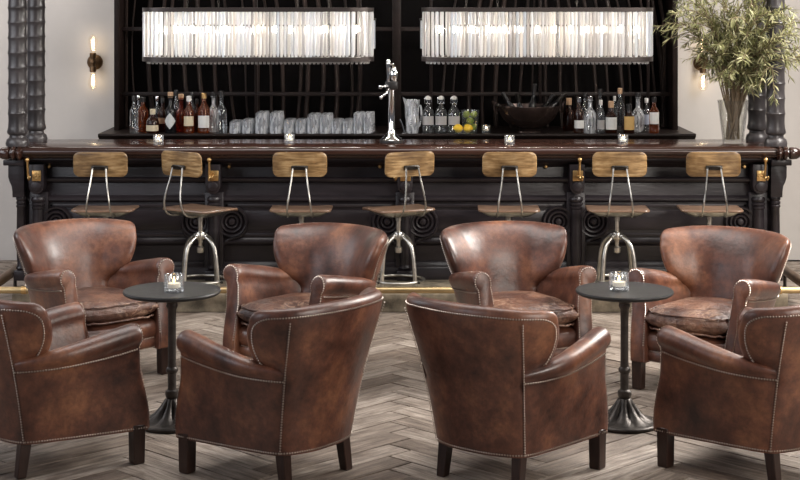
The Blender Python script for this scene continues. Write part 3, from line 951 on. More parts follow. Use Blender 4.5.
CH = [(-1.565, 7.250, 0.965, 'brown leather armchair cut by the left edge of the photo, nearest row, seen from behind'),
      (-0.530, 7.080, -0.893, 'brown leather armchair with its back turned, just right of the left table'),
      (0.474, 7.050, 0.662, 'brown leather armchair with its back turned, just left of the right table'),
      (1.572, 7.120, -0.765, 'brown leather armchair with its back turned, at the right edge of the photo'),
      (-1.700, 8.968, 2.465, 'brown leather armchair facing forward, behind the left table at far left'),
      (-0.512, 8.783, 3.755, 'brown leather armchair facing left table, right of it in the far row'),
      (0.642, 8.843, 2.850, 'brown leather armchair facing forward, left of the right table in the far row'),
      (1.655, 8.656, 3.735, 'brown leather armchair behind the right table at far right, with a heavily creased seat')]
for i, (x, y, th, lb) in enumerate(CH):
    o = chair if i == 0 else copy_tree(chair)
    o.location = (x, y, 0); o.rotation_euler.z = -th; o['label'] = lb

# ------------------------------------------------------------------ tables
def make_table():
    t = thing('pedestal_table', 'x', 'table', group='round pedestal tables')
    b = bmesh.new()
    lathe(b, [(0, .632), (.19, .632), (.225, .634), (.234, .640), (.237, .6475), (.234, .654), (.224, .656), (.218, .655), (.214, .6545), (0, .6545)], 56)
    obj('tabletop', b, 'tabletop', t, ang=30)
    b = bmesh.new()
    lathe(b, [(.018, .12), (.030, .135), (.034, .15), (.032, .165), (.022, .172), (.020, .18), (.0215, .25), (.027, .256), (.030, .266), (.027, .276), (.021, .282), (.0195, .30), (.019, .50), (.021, .56), (.027, .57), (.029, .58), (.026, .588), (.030, .60), (.045, .622), (.07, .632)], 20)
    obj('post', b, 'iron', t)
    b = bmesh.new()
    n = 64; rings = []
    for r, z, am in ((.141, 0, 0), (.145, .006, 0), (.144, .014, 0), (.137, .020, .0), (.128, .021, 0), (.118, .024, .06), (.100, .036, .14), (.078, .056, .20), (.058, .084, .22), (.044, .106, .16), (.035, .124, .05), (.028, .13, 0)):
        ring = []
        for k in range(n):
            a = 2*PI*k/n; q = abs(math.sin(a*4))
            rr_ = r*(1.17 if z < .03 else 1+.17*max(0, (.13-z)/.1))*(1-am*(1-q)**1.5); zz = z*(1-am*.6*(1-q)**1.5) if z > .02 else z
            ring.append((rr_*math.cos(a), rr_*math.sin(a), zz))
        rings.append(ring)
    loft(b, rings)
    obj('fluted_base', b, 'iron', t, ang=50)
    return t
tab = make_table(); TBY = 7.84
for i, (px, lb) in enumerate(((172, 'round dark pedestal table between the left armchairs'), (624.5, 'round dark pedestal table between the right armchairs'))):
    o = tab if i == 0 else copy_tree(tab)
    o.location = (X_at(px, TBY), TBY, 0); o['label'] = lb
    o.rotation_euler.z = .2

# ------------------------------------------------------------------ votive candles
def make_votive():
    t = thing('votive_candle', 'x', 'candle', group='votive candles in glass holders')
    b = bmesh.new()
    lathe(b, [(0, 0), (.044, 0), (.048, .004), (.048, .082), (.046, .086), (.042, .086), (.040, .083), (.0385, .026), (.034, .021), (0, .020)], 28)
    obj('glass_holder', b, 'votive_glass', t)
    b = bmesh.new(); lathe(b, [(0, .0215), (.031, .0215), (.031, .042), (.026, .043), (0, .041)], 20); obj('candle', b, 'wax', t)
    b = bmesh.new(); lathe(b, [(0, .043), (.0045, .048), (.006, .055), (.004, .064), (.0015, .072), (0, .076)], 10); obj('flame', b, 'flame', t)
    return t
vot = make_votive()
VL = [(174, TBY-.06, .6548, 1.0, 'glass votive candle on the left round table'),
      (619, TBY-.02, .6548, 1.0, 'glass votive candle on the right round table'),
      (158.5, 11.28, ZT, .74, 'small glass votive on the counter left of the second pilaster, by the bottles'),
      (289.5, 11.36, ZT, .74, 'small glass votive on the counter below the stacked tumblers'),
      (509.5, 11.25, ZT, .74, 'small glass votive on the counter in front of the copper bowl'),
      (623, 11.30, ZT, .74, 'small glass votive on the counter in front of the right bottles'),
      (486, 12.06, 1.07, .68, 'small glass votive on the back shelf between limes and copper bowl')]
for i, (px, Y, z, s, lb) in enumerate(VL):
    o = vot if i == 0 else copy_tree(vot)
    o.location = (X_at(px, Y), Y, z+.0003); o.scale = (s, s, s); o['label'] = lb

# ------------------------------------------------------------------ chandeliers
def make_chandelier():
    """pill-shaped in plan, 1.60 long, 0.36 deep; origin at bottom centre"""
    t = thing('crystal_chandelier', 'x', 'chandelier', group='long crystal chandeliers')
    HL, R = .812, .18
    def path(n_st=40, rad=R):
        hs = HL-R; P = []
        def add(x, y, nx_, ny_): P.append((Vector((x, y, 0)), Vector((nx_, ny_, 0))))
        for i in range(n_st): add(-hs+2*hs*i/n_st, -rad, 0, -1)
        for i in range(14): a = -PI/2+PI*i/14; add(hs+rad*math.cos(a), rad*math.sin(a), math.cos(a), math.sin(a))
        for i in range(n_st): add(hs-2*hs*i/n_st, rad, 0, 1)
        for i in range(14): a = PI/2+PI*i/14; add(-hs+rad*math.cos(a), rad*math.sin(a), math.cos(a), math.sin(a))
        return P
    def rim(z0, z1, d0, d1, nm):
        P = path(10); rings = []
        for p, n in P+[P[0]]:
            rings.append([p+n*d0+Vector((0, 0, z0)), p+n*d1+Vector((0, 0, z0)), p+n*d1+Vector((0, 0, z1)), p+n*d0+Vector((0, 0, z1))])
        b = bmesh.new(); loft(b, rings, True, False); bmesh.ops.remove_doubles(b, verts=b.verts[:], dist=1e-5)
        return obj(nm, b, 'frame_metal', t, ang=30)
    rim(.0, .032, -.05, .004, 'bottom_rim')
    rim(.348, .376, -.05, .004, 'top_rim')
    b = bmesh.new()
    for x in (-.6, -.2, .2, .6): box(b, (x, 0, .362), (.016, .30, .012))
    box(b, (0, 0, .362), (1.25, .016, .012)); box(b, (0, 0, .25), (1.25, .014, .012))
    for x in (-.6, .6): box(b, (x, 0, .306), (.012, .012, .11))
    obj('frame_bars', b, 'frame_metal', t)
    rd = random.Random(11)
    # one crystal prism mesh, shared
    def crystal_mesh():
        b = bmesh.new()
        h0, h1 = .034, .350
        sec = [(-.0115, -.003), (-.006, -.0085), (.006, -.0085), (.0115, -.003), (.009, .005), (-.009, .005)]
        loft(b, [[(x*.7, y*.7, h0) for x, y in sec], [(x, y, h0+.008) for x, y in sec], [(x, y, h1-.008) for x, y in sec], [(x*.7, y*.7, h1) for x, y in sec]])
        return b
    cr = obj('crystal', crystal_mesh(), 'crystal', t, ang=20)
    back = bmesh.new(); first = True
    Pn = path(50, R+.004)
    for i, (p, n) in enumerate(Pn):
        ang = math.atan2(n.y, n.x)+PI/2 + rd.uniform(-.35, .35)
        q = p - n*rd.uniform(.004, .018)
        if n.y < .65 and not (p.y > R*.9):
            o = cr if first else cr.copy()
            if not first: C.objects.link(o); o.parent = t
            first = False
            o.location = (q.x, q.y, rd.uniform(-.004, .004)); o.rotation_euler.z = ang
            o.scale = (rd.uniform(.72, 1.0), 1, 1)
        else:
            b4 = crystal_mesh()
            bmesh.ops.rotate(b4, verts=b4.verts[:], matrix=Matrix.Rotation(ang, 3, 'Z'))
            for v in b4.verts: v.co += q
            merge(back, b4)
    ob = obj('rear_crystals', back, 'crystal', t, ang=20); ob['kind'] = 'stuff'
    b = bmesh.new()
    for i, (p, n) in enumerate(path(44, R-.03)):
        b4 = bmesh.new(); sec = [(-.010, -.004), (.010, -.004), (.008, .005), (-.008, .005)]
        loft(b4, [[(x*.6, y*.6, -.018) for x, y in sec], [(x, y, -.012) for x, y in sec], [(x, y, .02) for x, y in sec]])
        bmesh.ops.rotate(b4, verts=b4.verts[:], matrix=Matrix.Rotation(math.atan2(n.y, n.x)+PI/2, 3, 'Z'))
        for v in b4.verts: v.co += p
        merge(b, b4)
    ob = obj('bottom_drops', b, 'crystal', t, ang=20); ob['kind'] = 'stuff'
    # short drops standing proud of both rounded ends
    for sx in (-1, 1):
        for k in (-1, 0, 1):
            b = bmesh.new()
            box(b, (sx*(HL+.006), .09+k*.026, .185), (.012, .022, .20), .003)
            obj('end_drop', b, 'crystal', t)
        b = bmesh.new(); box(b, (sx*(HL+.002), .09, .292), (.03, .075, .014), .002); obj('end_clip', b, 'frame_metal', t)
    for i in range(13):
        x = -.70+1.40*i/12
        b = bmesh.new()
        lathe(b, [(0, .196), (.013, .20), (.017, .21), (.017, .235), (.011, .245), (.011, .25)], 12, (x, 0, 0)); obj('bulb', b, 'lamp', t)
    for x in (-.50, -.28, .28, .50):
        b = bmesh.new()
        z = .374
        while z < 1.96:
            tube(b, [(x+.006*math.cos(2*PI*k/10)*(1 if int(round((z-.374)/.026)) % 2 else .35), .006*math.cos(2*PI*k/10)*(.35 if int(round((z-.374)/.026)) % 2 else 1), z+.016+.016*math.sin(2*PI*k/10)) for k in range(10)], .0026, 5, closed=True)
            z += .026
        lathe(b, [(.03, 1.955), (.03, 1.97), (0, 1.975)], 12, (x, 0, 0))
        obj('chain', b, 'dark_steel', t)
    return t
ch = make_chandelier()
YC = 11.40
for i, (x, lb) in enumerate(((-1.0, 'long pill-shaped crystal chandelier hanging over the left half of the bar'), (.968, 'long pill-shaped crystal chandelier hanging over the right half of the bar'))):
    o = ch if i == 0 else copy_tree(ch)
    o.location = (x, YC, 1.630); o['label'] = lb

# ------------------------------------------------------------------ wall sconces
def make_sconce():
    t = thing('wall_sconce', 'x', 'sconce', group='twin bulb wall sconces')
    R = Matrix.Rotation(PI/2, 4, 'X')
    b = bmesh.new(); lathe(b, [(.062, 0), (.062, .008), (.056, .018), (.038, .030), (.016, .036), (0, .037)], 28, (0, 0, 0), R); obj('backplate', b, 'bronze', t)
    b = bmesh.new()
    tube(b, [(0, -.03, 0), (0, -.085, 0)], .011, 10)
    tube(b, [(0, -.085, -.045), (0, -.085, .045)], .016, 12)
    sphere(b, (0, -.085, 0), .022, 12, 8)
    obj('arm', b, 'bronze', t)
    for s in (1, -1):
        b = bmesh.new(); lathe(b, [(.016, .03), (.024, .034), (.026, .042), (.026, .072), (.022, .076), (0, .076)], 16, (0, -.085, 0), Matrix.Scale(s, 4, (0, 0, 1))); sk = obj('socket', b, 'bronze', t)
        b = bmesh.new()
        pr = [(.017, .074), (.019, .090), (.030, .115), (.038, .145), (.040, .170), (.034, .195), (.020, .214), (.006, .221), (0, .223)]
        lathe(b, pr, 20, (0, -.085, 0), Matrix.Scale(s, 4, (0, 0, 1)), caps=False); bu = obj('bulb', b, 'bulb_glass', t)
        b = bmesh.new()
        tube(b, [(.012*math.cos(k*2.2), -.085+.012*math.sin(k*2.2), s*(.095+.006*k)) for k in range(16)], .0020, 6)
        obj('filament', b, 'filament', bu)
    return t
sc_ = make_sconce()
SY = 12.8
for i, (px, py, lb) in enumerate(((95, 62, 'bronze twin-bulb wall sconce on the plaster at the left of the back bar'), (701, 63, 'bronze twin-bulb wall sconce half hidden by the leafy branches'))):
    o = sc_ if i == 0 else copy_tree(sc_)
    o.location = (X_at(px, SY), SY, Z_at(py, SY)); o['label'] = lb

# ------------------------------------------------------------------ bottles
SHZ = 1.07
def patch(bm, r, z0, z1, half, rot=0, diamond=False):
    n = 10; m_ = 8; vs = []
    for i in range(n+1):
        row = []
        for j in range(m_+1):
            u = -1+2*i/n; v = -1+2*j/m_
            if diamond:
                a_ = (u+v)/2; c_ = (u-v)/2; u, v = a_, c_
            an = -PI/2+rot+half*u; z = (z0+z1)/2+(z1-z0)/2*v
            row.append(bm.verts.new((r*math.cos(an), r*math.sin(an), z)))
        vs.append(row)
    for i in range(n):
        for j in range(m_): bm.faces.new((vs[i][j], vs[i+1][j], vs[i+1][j+1], vs[i][j+1]))
def bottle(px, py, wpx, row, style, glass, lab, cap, text, label_z=(.16, .62), diamond=False):
    Y = {0: 12.02, 1: 12.13, 2: 12.24}[row]
    s = F/Y; r = wpx/s/2; base_py = (H-SHZ)*s; h = (base_py-py)/s
    h = max(h, .12)
    t = thing('liquor_bottle', text, 'bottle', (X_at(px, Y), Y, SHZ+.0003), 0, 'liquor bottles on the back bar shelf')
    rn = min(r*.36, .016)
    if style == 'tall':
        pr = [(0, 0), (r*.9, 0), (r, .006), (r, h*.56), (r*.93, h*.62), (r*.55, h*.70), (rn, h*.76), (rn, h*.90)]
    elif style == 'round':
        pr = [(0, 0), (r*.6, 0), (r*.8, .008), (r, h*.22), (r*.98, h*.40), (r*.75, h*.54), (rn*1.1, h*.62), (rn, h*.66), (rn, h*.86), (rn*1.3, h*.87), (rn*1.3, h*.9)]
    elif style == 'squat':
        pr = [(0, 0), (r*.94, 0), (r, .006), (r, h*.48), (r*.86, h*.58), (r*.5, h*.66), (rn*1.2, h*.72), (rn*1.2, h*.84)]
    else:  # decanter, straight shoulders
        pr = [(0, 0), (r*.95, 0), (r, .004), (r*.98, h*.50), (r*.90, h*.56), (r*.45, h*.66), (rn, h*.70), (rn, h*.86), (rn*1.5, h*.88), (rn*1.5, h*.9)]
    b = bmesh.new(); lathe(b, pr, 8 if style == 'facet' else 22); obj('body', b, glass, t, ang=30)
    zt_ = pr[-1][1]
    b = bmesh.new(); lathe(b, [(rn*1.15, zt_-.012), (rn*1.3, zt_-.010), (rn*1.35, h-.004), (rn*1.1, h), (0, h)], 14); obj('cap', b, cap, t)
    if lab:
        b = bmesh.new(); patch(b, r*1.015, h*label_z[0], h*label_z[1], 1.15, 0, diamond); 
        obj('label_patch', b, lab, t)
    return t
BL = [
 (134, 96, 8.5, 0, 'tall', 'clear_glass', None, 'foil_dark', 'tall clear bottle at the left end of the back shelf'),
 (138.5, 95, 8, 2, 'tall', 'clear_glass', None, 'chrome', 'slim clear bottle behind the far left bottles, silver stopper'),
 (143, 97, 11, 1, 'tall', 'amber', None, 'foil_dark', 'amber whisky bottle without label, third from the left end'),
 (152.7, 109, 13, 0, 'squat', 'brown_glass', 'cream_label', 'cream_label', 'squat dark bottle with cream label and cream stopper', (.10, .34)),
 (157, 96, 8, 2, 'tall', 'clear_glass', None, 'chrome', 'clear bottle behind the squat cream-labelled one'),
 (162.5, 98, 9, 1, 'tall', 'brown_glass', 'cork', 'foil_dark', 'brown bottle with dull tan label beside the diamond-labelled bottle', (.25, .42)),
 (170.5, 92, 11.5, 0, 'decanter', 'black_glass', 'diamond_label', 'cork', 'black bottle with a pale diamond-shaped label', (.10, .50), True),
 (176, 90, 8, 2, 'tall', 'clear_glass', None, 'foil_dark', 'clear bottle with dark top behind the red-amber bottle'),
 (181, 94, 13, 1, 'round', 'red_amber', None, 'cork', 'round red-amber bottle right of the diamond label'),
 (189, 96, 10.5, 0, 'tall', 'amber', 'cream_label', 'foil_white', 'amber bottle with square cream label, in front of the round red one', (.20, .46)),
 (192, 92, 8, 2, 'tall', 'clear_glass', None, 'foil_dark', 'clear bottle directly behind the cream-labelled amber bottle'),
 (197, 99, 7, 1, 'tall', 'brown_glass', None, 'foil_dark', 'narrow brown bottle left of the big white label'),
 (204, 93, 12, 0, 'tall', 'amber', 'white_label', 'brass', 'amber bottle with large white label and gold top, left group', (.14, .44)),
 (213.5, 92, 10, 1, 'decanter', 'cut_glass', None, 'foil_dark', 'cut glass decanter with a dark stopper, left group'),
 (221.5, 91, 11, 0, 'decanter', 'clear_glass', None, 'foil_dark', 'clear square-shouldered bottle next to the tumblers'),
 (569, 98, 12, 2, 'squat', 'brown_glass', None, 'cork', 'dark brown bottle touching the right side of the copper bowl'),
 (579, 97, 10.5, 0, 'tall', 'brown_glass', 'white_label', 'chrome', 'dark bottle with small white label, right of the copper bowl', (.14, .36)),
 (585, 93, 8, 2, 'tall', 'clear_glass', None, 'foil_dark', 'clear bottle in the back row beside the small white label'),
 (590, 96, 12, 0, 'decanter', 'cut_glass', None, 'chrome', 'clear decanter in the right group with angular shoulders'),
 (600, 89, 10, 1, 'round', 'clear_glass', None, 'foil_dark', 'tall clear bottle with dark ball stopper, back row of the right group'),
 (600.7, 100, 8, 0, 'tall', 'clear_glass', 'grey_label', 'foil_white', 'clear bottle with a grey label beside the angular decanter', (.12, .40)),
 (611, 101, 12, 0, 'squat', 'brown_glass', 'white_label', 'cork', 'dark amber bottle with big white label and cork, right group', (.12, .50)),
 (614.5, 96, 6, 2, 'tall', 'clear_glass', None, 'foil_white', 'thin clear bottle with white cap behind the corked bottle'),
 (620, 88, 10, 1, 'tall', 'clear_glass', None, 'cork', 'tallest clear bottle of the right group, tan cap'),
 (629, 104, 11, 0, 'squat', 'brown_glass', 'yellow_label', 'foil_dark', 'brown bottle with a yellow label', (.12, .58)),
 (638, 93, 13, 1, 'round', 'cut_glass', None, 'foil_dark', 'fat clear jug-like bottle near the right end'),
 (646.5, 98, 8, 2, 'tall', 'clear_glass', 'blue_label', 'foil_white', 'clear bottle with bluish label and white cap', (.2, .5)),
 (654, 97, 10, 0, 'tall', 'amber', 'white_label', 'foil_dark', 'amber bottle with tall white label at the right end of the shelf', (.26, .58)),
]
for a in BL: bottle(*a)

# tumblers: three-deep files of upturned cut glasses
def make_tumbler(h, r):
    t = bmesh.new(); n = 20
    prof = [(0, h*.80), (r*.70, h*.80), (r*.80, h*.78), (r*.90, 0.001), (r*.98, 0), (r, .002), (r*.90, h*.97), (r*.86, h), (0, h)]
    rings = []
    for i, (q, z) in enumerate(prof):
        ring = []
        for k in range(n):
            fl = 1-.10*(k % 2) if i in (5, 6) else 1
            ring.append((max(q, 1e-5)*fl*math.cos(2*PI*k/n), max(q, 1e-5)*fl*math.sin(2*PI*k/n), z))
        rings.append(ring)
    loft(t, rings); bmesh.ops.remove_doubles(t, verts=t.verts[:], dist=2e-5)
    return t
TG = [((234.5, 241.0), 8.2, 'short'), ((249.5, ), 8.2, 'short')]
kinds = {}
def tumbler(kind, px, Y, text):
    if kind not in kinds:
        h, wpx = {'short': (.085, 11.5), 'tall': (.150, 13.0), 'mid': (.138, 12.2), 'low': (.098, 11.0), 'thin': (.150, 9.5)}[kind]
        o = obj('tumbler', make_tumbler(h, wpx/134.5/2), 'cut_glass', ang=25); kinds[kind] = o
    else:
        o = kinds[kind].copy(); C.objects.link(o)
    o.location = (X_at(px, Y) , Y, SHZ+.0003)
    tag(o, text, 'glass', 'upturned tumblers on the back bar shelf')
cols = [('short', 235, 'short upturned tumbler, outermost left file'), ('low', 247.3, 'upturned tumbler, second file, beside the tall ones'),
        ('tall', 261.5, 'tall upturned tumbler, left one of the two tall files at the left'), ('tall', 276, 'tall upturned tumbler, right one of the two tall files at the left'),
        ('low', 289, 'low upturned tumbler behind the counter votive'), ('low', 300.8, 'low upturned tumbler just left of the medium-height pair'),
        ('mid', 313, 'medium-height upturned tumbler, left file of its pair'), ('mid', 325.5, 'medium-height upturned tumbler, right file of its pair'),
        ('low', 336.5, 'low upturned tumbler, left of the two files before the slim tall ones'), ('low', 347.7, 'low upturned tumbler, right of the two files before the slim tall ones'),
        ('thin', 358, 'slim tall upturned tumbler, second file from the beer tap'), ('thin', 368, 'slim tall upturned tumbler, file nearest the beer tap')]
for k, px, tx in cols:
    wpx = {'short': 11.5, 'tall': 13.0, 'mid': 12.2, 'low': 11.0, 'thin': 9.5}[k]
    for j in range(3):
        Y = 12.02 + j*(wpx/134.5+.006)
        tumbler(k, px+1.2*j, Y, ('%s, front glass' if j == 0 else ('%s, middle glass' if j == 1 else '%s, rear glass')) % tx)

# swing-top bottles
for px, tx in ((428, 'left of the three clear swing-top bottles'), (441, 'middle one of the three clear swing-top bottles'), (454, 'right of the three clear swing-top bottles, next to the lemons')):
    Y = 12.06; s = F/Y
    t = thing('swing_top_bottle', tx, 'bottle', (X_at(px, Y), Y, SHZ+.0003), 0, 'swing-top bottles on the back shelf')
    r = .046; h = .275
    b = bmesh.new(); lathe(b, [(0, 0), (r*.95, 0), (r, .005), (r, .14), (r*.9, .165), (r*.5, .192), (.015, .205), (.014, .235), (.018, .238), (.018, .246), (0, .246)], 22); obj('body', b, 'clear_glass', t, ang=30)
    b = bmesh.new(); patch(b, r*1.015, .06, .125, 1.1); obj('label_patch', b, 'grey_label', t)
    b = bmesh.new(); lathe(b, [(.016, .246), (.019, .252), (.019, .262), (.012, .272), (0, .274)], 14); obj('stopper', b, 'ceramic', t)
    b = bmesh.new(); tube(b, curve_pts([(-.021, 0, .215), (-.024, 0, .24), (-.02, 0, .264), (0, 0, .276), (.02, 0, .264), (.024, 0, .24), (.021, 0, .215)], 5), .0022, 6); tube(b, [(.019*math.cos(2*PI*k/16), .019*math.sin(2*PI*k/16), .216) for k in range(16)], .0022, 6, closed=True); obj('wire_bail', b, 'chrome', t)

# glass pitcher
Y = 12.03
t = thing('glass_pitcher', 'clear glass pitcher with a pouring lip, right of the beer tap', 'pitcher', (X_at(412.5, Y), Y, SHZ+.0003))
b = bmesh.new(); n = 24; rings = []
for r, z in ((0.001, .012), (.040, .012), (.043, .02), (.046, .20), (.052, .245), (.055, .248), (.054, .24), (.050, .20), (.048, .015), (.046, 0), (.001, 0)):
    ring = []
    for k in range(n):
        a = 2*PI*k/n; q = max(0, math.cos(a-PI))**6*max(0, (z-.17)/.078)
        ring.append(((r+.022*q)*math.cos(a), (r+.0*q)*math.sin(a), z+.022*q))
    rings.append(ring)
loft(b, rings); obj('body', b, 'cut_glass', t, ang=40)
b = bmesh.new(); tube(b, curve_pts([(.046, 0, .20), (.060, 0, .20), (.066, 0, .15), (.060, 0, .08), (.047, 0, .05)], 6), .007, 8); obj('handle', b, 'cut_glass', t)
Y = 12.0
b = bmesh.new(); tube(b, curve_pts([(X_at(399.5, Y), Y, SHZ+.105), (X_at(401.5, Y), Y, SHZ+.075), (X_at(403, Y), Y, SHZ+.04), (X_at(404.3, Y), Y, SHZ+.010)], 6), [.007]*4 + [.006]*15, 8)
lathe(b, [(0, .0), (.016, .0), (.016, .006), (0, .007)], 12, (X_at(404.5, Y), Y, SHZ+.0004))
tag(obj('bar_spoon', b, 'chrome'), 'small bright metal bar tool leaning beside the glass pitcher', 'bar tool')

# limes in a glass vase, lemons in a dish
Y = 12.09; X0 = X_at(470, Y)
b = bmesh.new(); lathe(b, [(0, .008), (.050, .008), (.053, .014), (.066, .165), (.068, .168), (.070, .166), (.056, .006), (.054, 0), (0, 0)], 28)
tag(obj('glass_bowl', b, 'clear_glass', loc=(X0, Y, SHZ+.0003)), 'clear glass bowl holding the limes', 'bowl')
for k, (dx, dy, dz) in enumerate(((-.026, -.008, .040), (.026, .008, .040), (0, -.028, .087), (0, .028, .087), (-.028, 0, .135), (.029, 0, .135))):
    b = bmesh.new(); sphere(b, (0, 0, 0), .0255, 16, 10, (1, 1, 1.08)); lathe(b, [(.006, .026), (.003, .030), (0, .031)], 8)
    o = obj('lime', b, 'lime', loc=(X0+dx, Y+dy, SHZ+dz)); o.rotation_euler = (k*.9, k*.7, k)
    tag(o, 'green lime among those heaped in the glass bowl', 'lime', 'limes in the glass bowl')
Y = 11.962; X1 = X_at(463, Y)
b = bmesh.new(); lathe(b, [(0, .006), (.06, .006), (.075, .034), (.077, .034), (.063, .003), (.06, 0), (0, 0)], 28)
tag(obj('glass_dish', b, 'clear_glass', loc=(X1, Y, SHZ+.0003)), 'low clear dish under the two lemons', 'dish')
for dx, lb in ((-.0365, 'yellow lemon on the left in the low dish'), (.0365, 'yellow lemon on the right in the low dish')):
    b = bmesh.new(); sphere(b, (0, 0, 0), .032, 16, 10, (1.12, 1, 1)); lathe(b, [(.010, .033), (.005, .041), (0, .043)], 8, (0, 0, 0), Matrix.Rotation(PI/2, 4, 'Y'))
    o = obj('lemon', b, 'lemon', loc=(X1+dx, Y-.005, SHZ+.0405)); o.rotation_euler.z = .4 if dx > 0 else 2.6
    tag(o, lb, 'lemon', 'lemons in the dish')

# copper bowl with bottles chilling
Y = 12.14; X0 = X_at(528.5, Y)
t = thing('copper_bowl', 'wide dark copper bowl full of leaning bottles on the back shelf', 'bowl', (X0, Y, SHZ+.0003))
b = bmesh.new(); lathe(b, [(0, .035), (.06, .037), (.125, .058), (.178, .098), (.212, .148), (.228, .184), (.232, .198), (.238, .200), (.240, .196), (.236, .182), (.220, .142), (.186, .090), (.132, .048), (.07, .026), (.05, .022), (0, .022)], 48); obj('body', b, 'copper', t)
b = bmesh.new(); lathe(b, [(.04, .03), (.05, .022), (.065, .012), (.088, .008), (.092, 0), (0, 0)], 32); obj('foot', b, 'copper', t)
for s in (-1, 1):
    b = bmesh.new(); tube(b, curve_pts([(s*.228, -.02, .165), (s*.246, -.02, .15), (s*.256, -.02, .175), (s*.258, -.02, .21), (s*.268, -.02, .225)], 6), .0075, 8)
    tube(b, curve_pts([(s*.228, .04, .165), (s*.246, .04, .15), (s*.256, .04, .175), (s*.258, .04, .21), (s*.268, .04, .225)], 6), .0075, 8)
    tube(b, [(s*.268, -.025, .225), (s*.268, .045, .225)], .009, 8)
    obj('handle', b, 'copper', t)
CB = [((-.095, -.04), (496, 104), 'dark bottle leaning furthest left out of the copper bowl'),
      ((-.075, .05), (503, 93), 'dark bottle leaning left, second in the copper bowl'),
      ((-.05, -.03), (517, 94), 'dark bottle with silvery neck leaning slightly left in the copper bowl'),
      ((.02, .03), (535.5, 84), 'dark bottle standing upright in the copper bowl'),
      ((.075, -.035), (566, 92), 'dark bottle leaning furthest right out of the copper bowl'),
      ((.06, .06), (555, 95), 'dark bottle leaning right behind the other, in the copper bowl')]
for i, (bp_, tip, lb) in enumerate(CB):
    base = Vector((X0+bp_[0], Y+bp_[1], SHZ+.092)); tp_ = Vector((X_at(tip[0], Y), Y+bp_[1]*1.3, Z_at(tip[1], Y)))
    L = (tp_-base).length; d = (tp_-base).normalized()
    t = thing('wine_bottle', lb, 'bottle', base, 0, 'bottles chilling in the copper bowl')
    t.rotation_euler = d.to_track_quat('Z', 'Y').to_euler()
    b = bmesh.new(); lathe(b, [(0, 0), (.030, 0), (.033, .005), (.033, L*.36), (.026, L*.48), (.016, L*.62), (.0135, L*.72), (.0135, L*.93)], 18); obj('body', b, 'black_glass', t)
    b = bmesh.new(); lathe(b, [(.0142, L*.66), (.0148, L*.68), (.0155, L*.93), (.0165, L*.95), (.0165, L*.98), (.013, L), (0, L)], 14); obj('foil', b, 'dark_steel' if i in (0, 2, 4) else 'foil_dark', t)

# beer tap
Y = 11.38; X0 = X_at(391.5, Y)
t = thing('beer_tap', 'tall chrome beer tap tower standing on the counter', 'beer tap', (X0, Y, ZT+.0003))
b = bmesh.new(); lathe(b, [(0, 0), (.082, 0), (.084, .004), (.082, .018), (.076, .022), (0, .022)], 32); obj('base_ring', b, 'foil_dark', t)
b = bmesh.new(); lathe(b, [(.074, .022), (.070, .03), (.052, .045), (.040, .058), (.030, .068), (.026, .085), (.0225, .095), (.0225, .365), (.026, .37), (.026, .375)], 28); obj('tower', b, 'chrome', t)
b = bmesh.new(); box(b, (0, 0, .405), (.09, .07, .06), .012); obj('tap_head', b, 'foil_dark', t)
b = bmesh.new()
tube(b, curve_pts([(-.03, -.03, .40), (-.05, -.05, .40), (-.075, -.06, .395)], 5), .009, 10); lathe(b, [(.012, -.012), (.014, 0), (.012, .012), (0, .015)], 12, (-.078, -.06, .395))
tube(b, curve_pts([(-.02, -.03, .38), (-.045, -.06, .345), (-.07, -.065, .325)], 5), .010, 10); lathe(b, [(.010, -.012), (.013, 0), (.010, .010), (0, .013)], 12, (-.073, -.066, .323))
obj('spout', b, 'chrome', t)
b = bmesh.new()
lathe(b, [(.010, .43), (.012, .44), (.011, .47), (.014, .52), (.018, .555), (.016, .575), (.009, .588), (0, .590)], 16, (-.022, -.02, 0))
lathe(b, [(.016, .43), (.024, .445), (.030, .47), (.028, .50), (.018, .525), (.010, .54), (0, .545)], 18, (.018, -.01, 0))
tube(b, curve_pts([(.02, -.02, .53), (.005, -.03, .555), (-.012, -.03, .55)], 5), .007, 8)
obj('tap_handle', b, 'chrome', t)

# ------------------------------------------------------------------ vase of leafy branches
VY = 11.36; VX = X_at(733, VY)
b = bmesh.new(); lathe(b, [(0, .022), (.060, .022), (.066, .028), (.104, .300), (.106, .302), (.109, .300), (.072, .006), (.070, 0), (0, 0)], 40)
tag(obj('glass_vase', b, 'vase_glass', loc=(VX, VY, ZT+.0003)), 'tall flared clear glass vase holding leafy branches on the right end of the counter', 'vase')
rb = random.Random(21)
def leaf(bm, p, d, up, L, w):
    d = d.normalized(); sd = d.cross(up)
    if sd.length < 1e-3: sd = d.orthogonal()
    sd.normalize(); nn = sd.cross(d).normalized()
    prev = None
    prof = [(0, .08), (.18, .62), (.42, 1.0), (.7, .72), (1, .04)]
    rows = []
    for t_, ww in prof:
        c = p + d*L*t_ - nn*L*.14*t_*t_
        rows.append((bm.verts.new(c+sd*w*ww+nn*w*.22*ww), bm.verts.new(c), bm.verts.new(c-sd*w*ww+nn*w*.22*ww)))
    for a_, b_ in zip(rows, rows[1:]):
        bm.faces.new((a_[0], a_[1], b_[1], b_[0])); bm.faces.new((a_[1], a_[2], b_[2], b_[1]))
COLS = [(X_at(757, 11.5), 11.5), (X_at(775.5, 11.13), 11.13)]
def clear_of_columns(p, base, gap=.088):
    for cx, cy in COLS:
        d = Vector((p.x+base[0]-cx, p.y+base[1]-cy)); 
        if d.length < gap:
            d = d.normalized()*gap if d.length > 1e-4 else Vector((0, -gap))
            p = Vector((cx+d.x-base[0], cy+d.y-base[1], p.z))
    return p
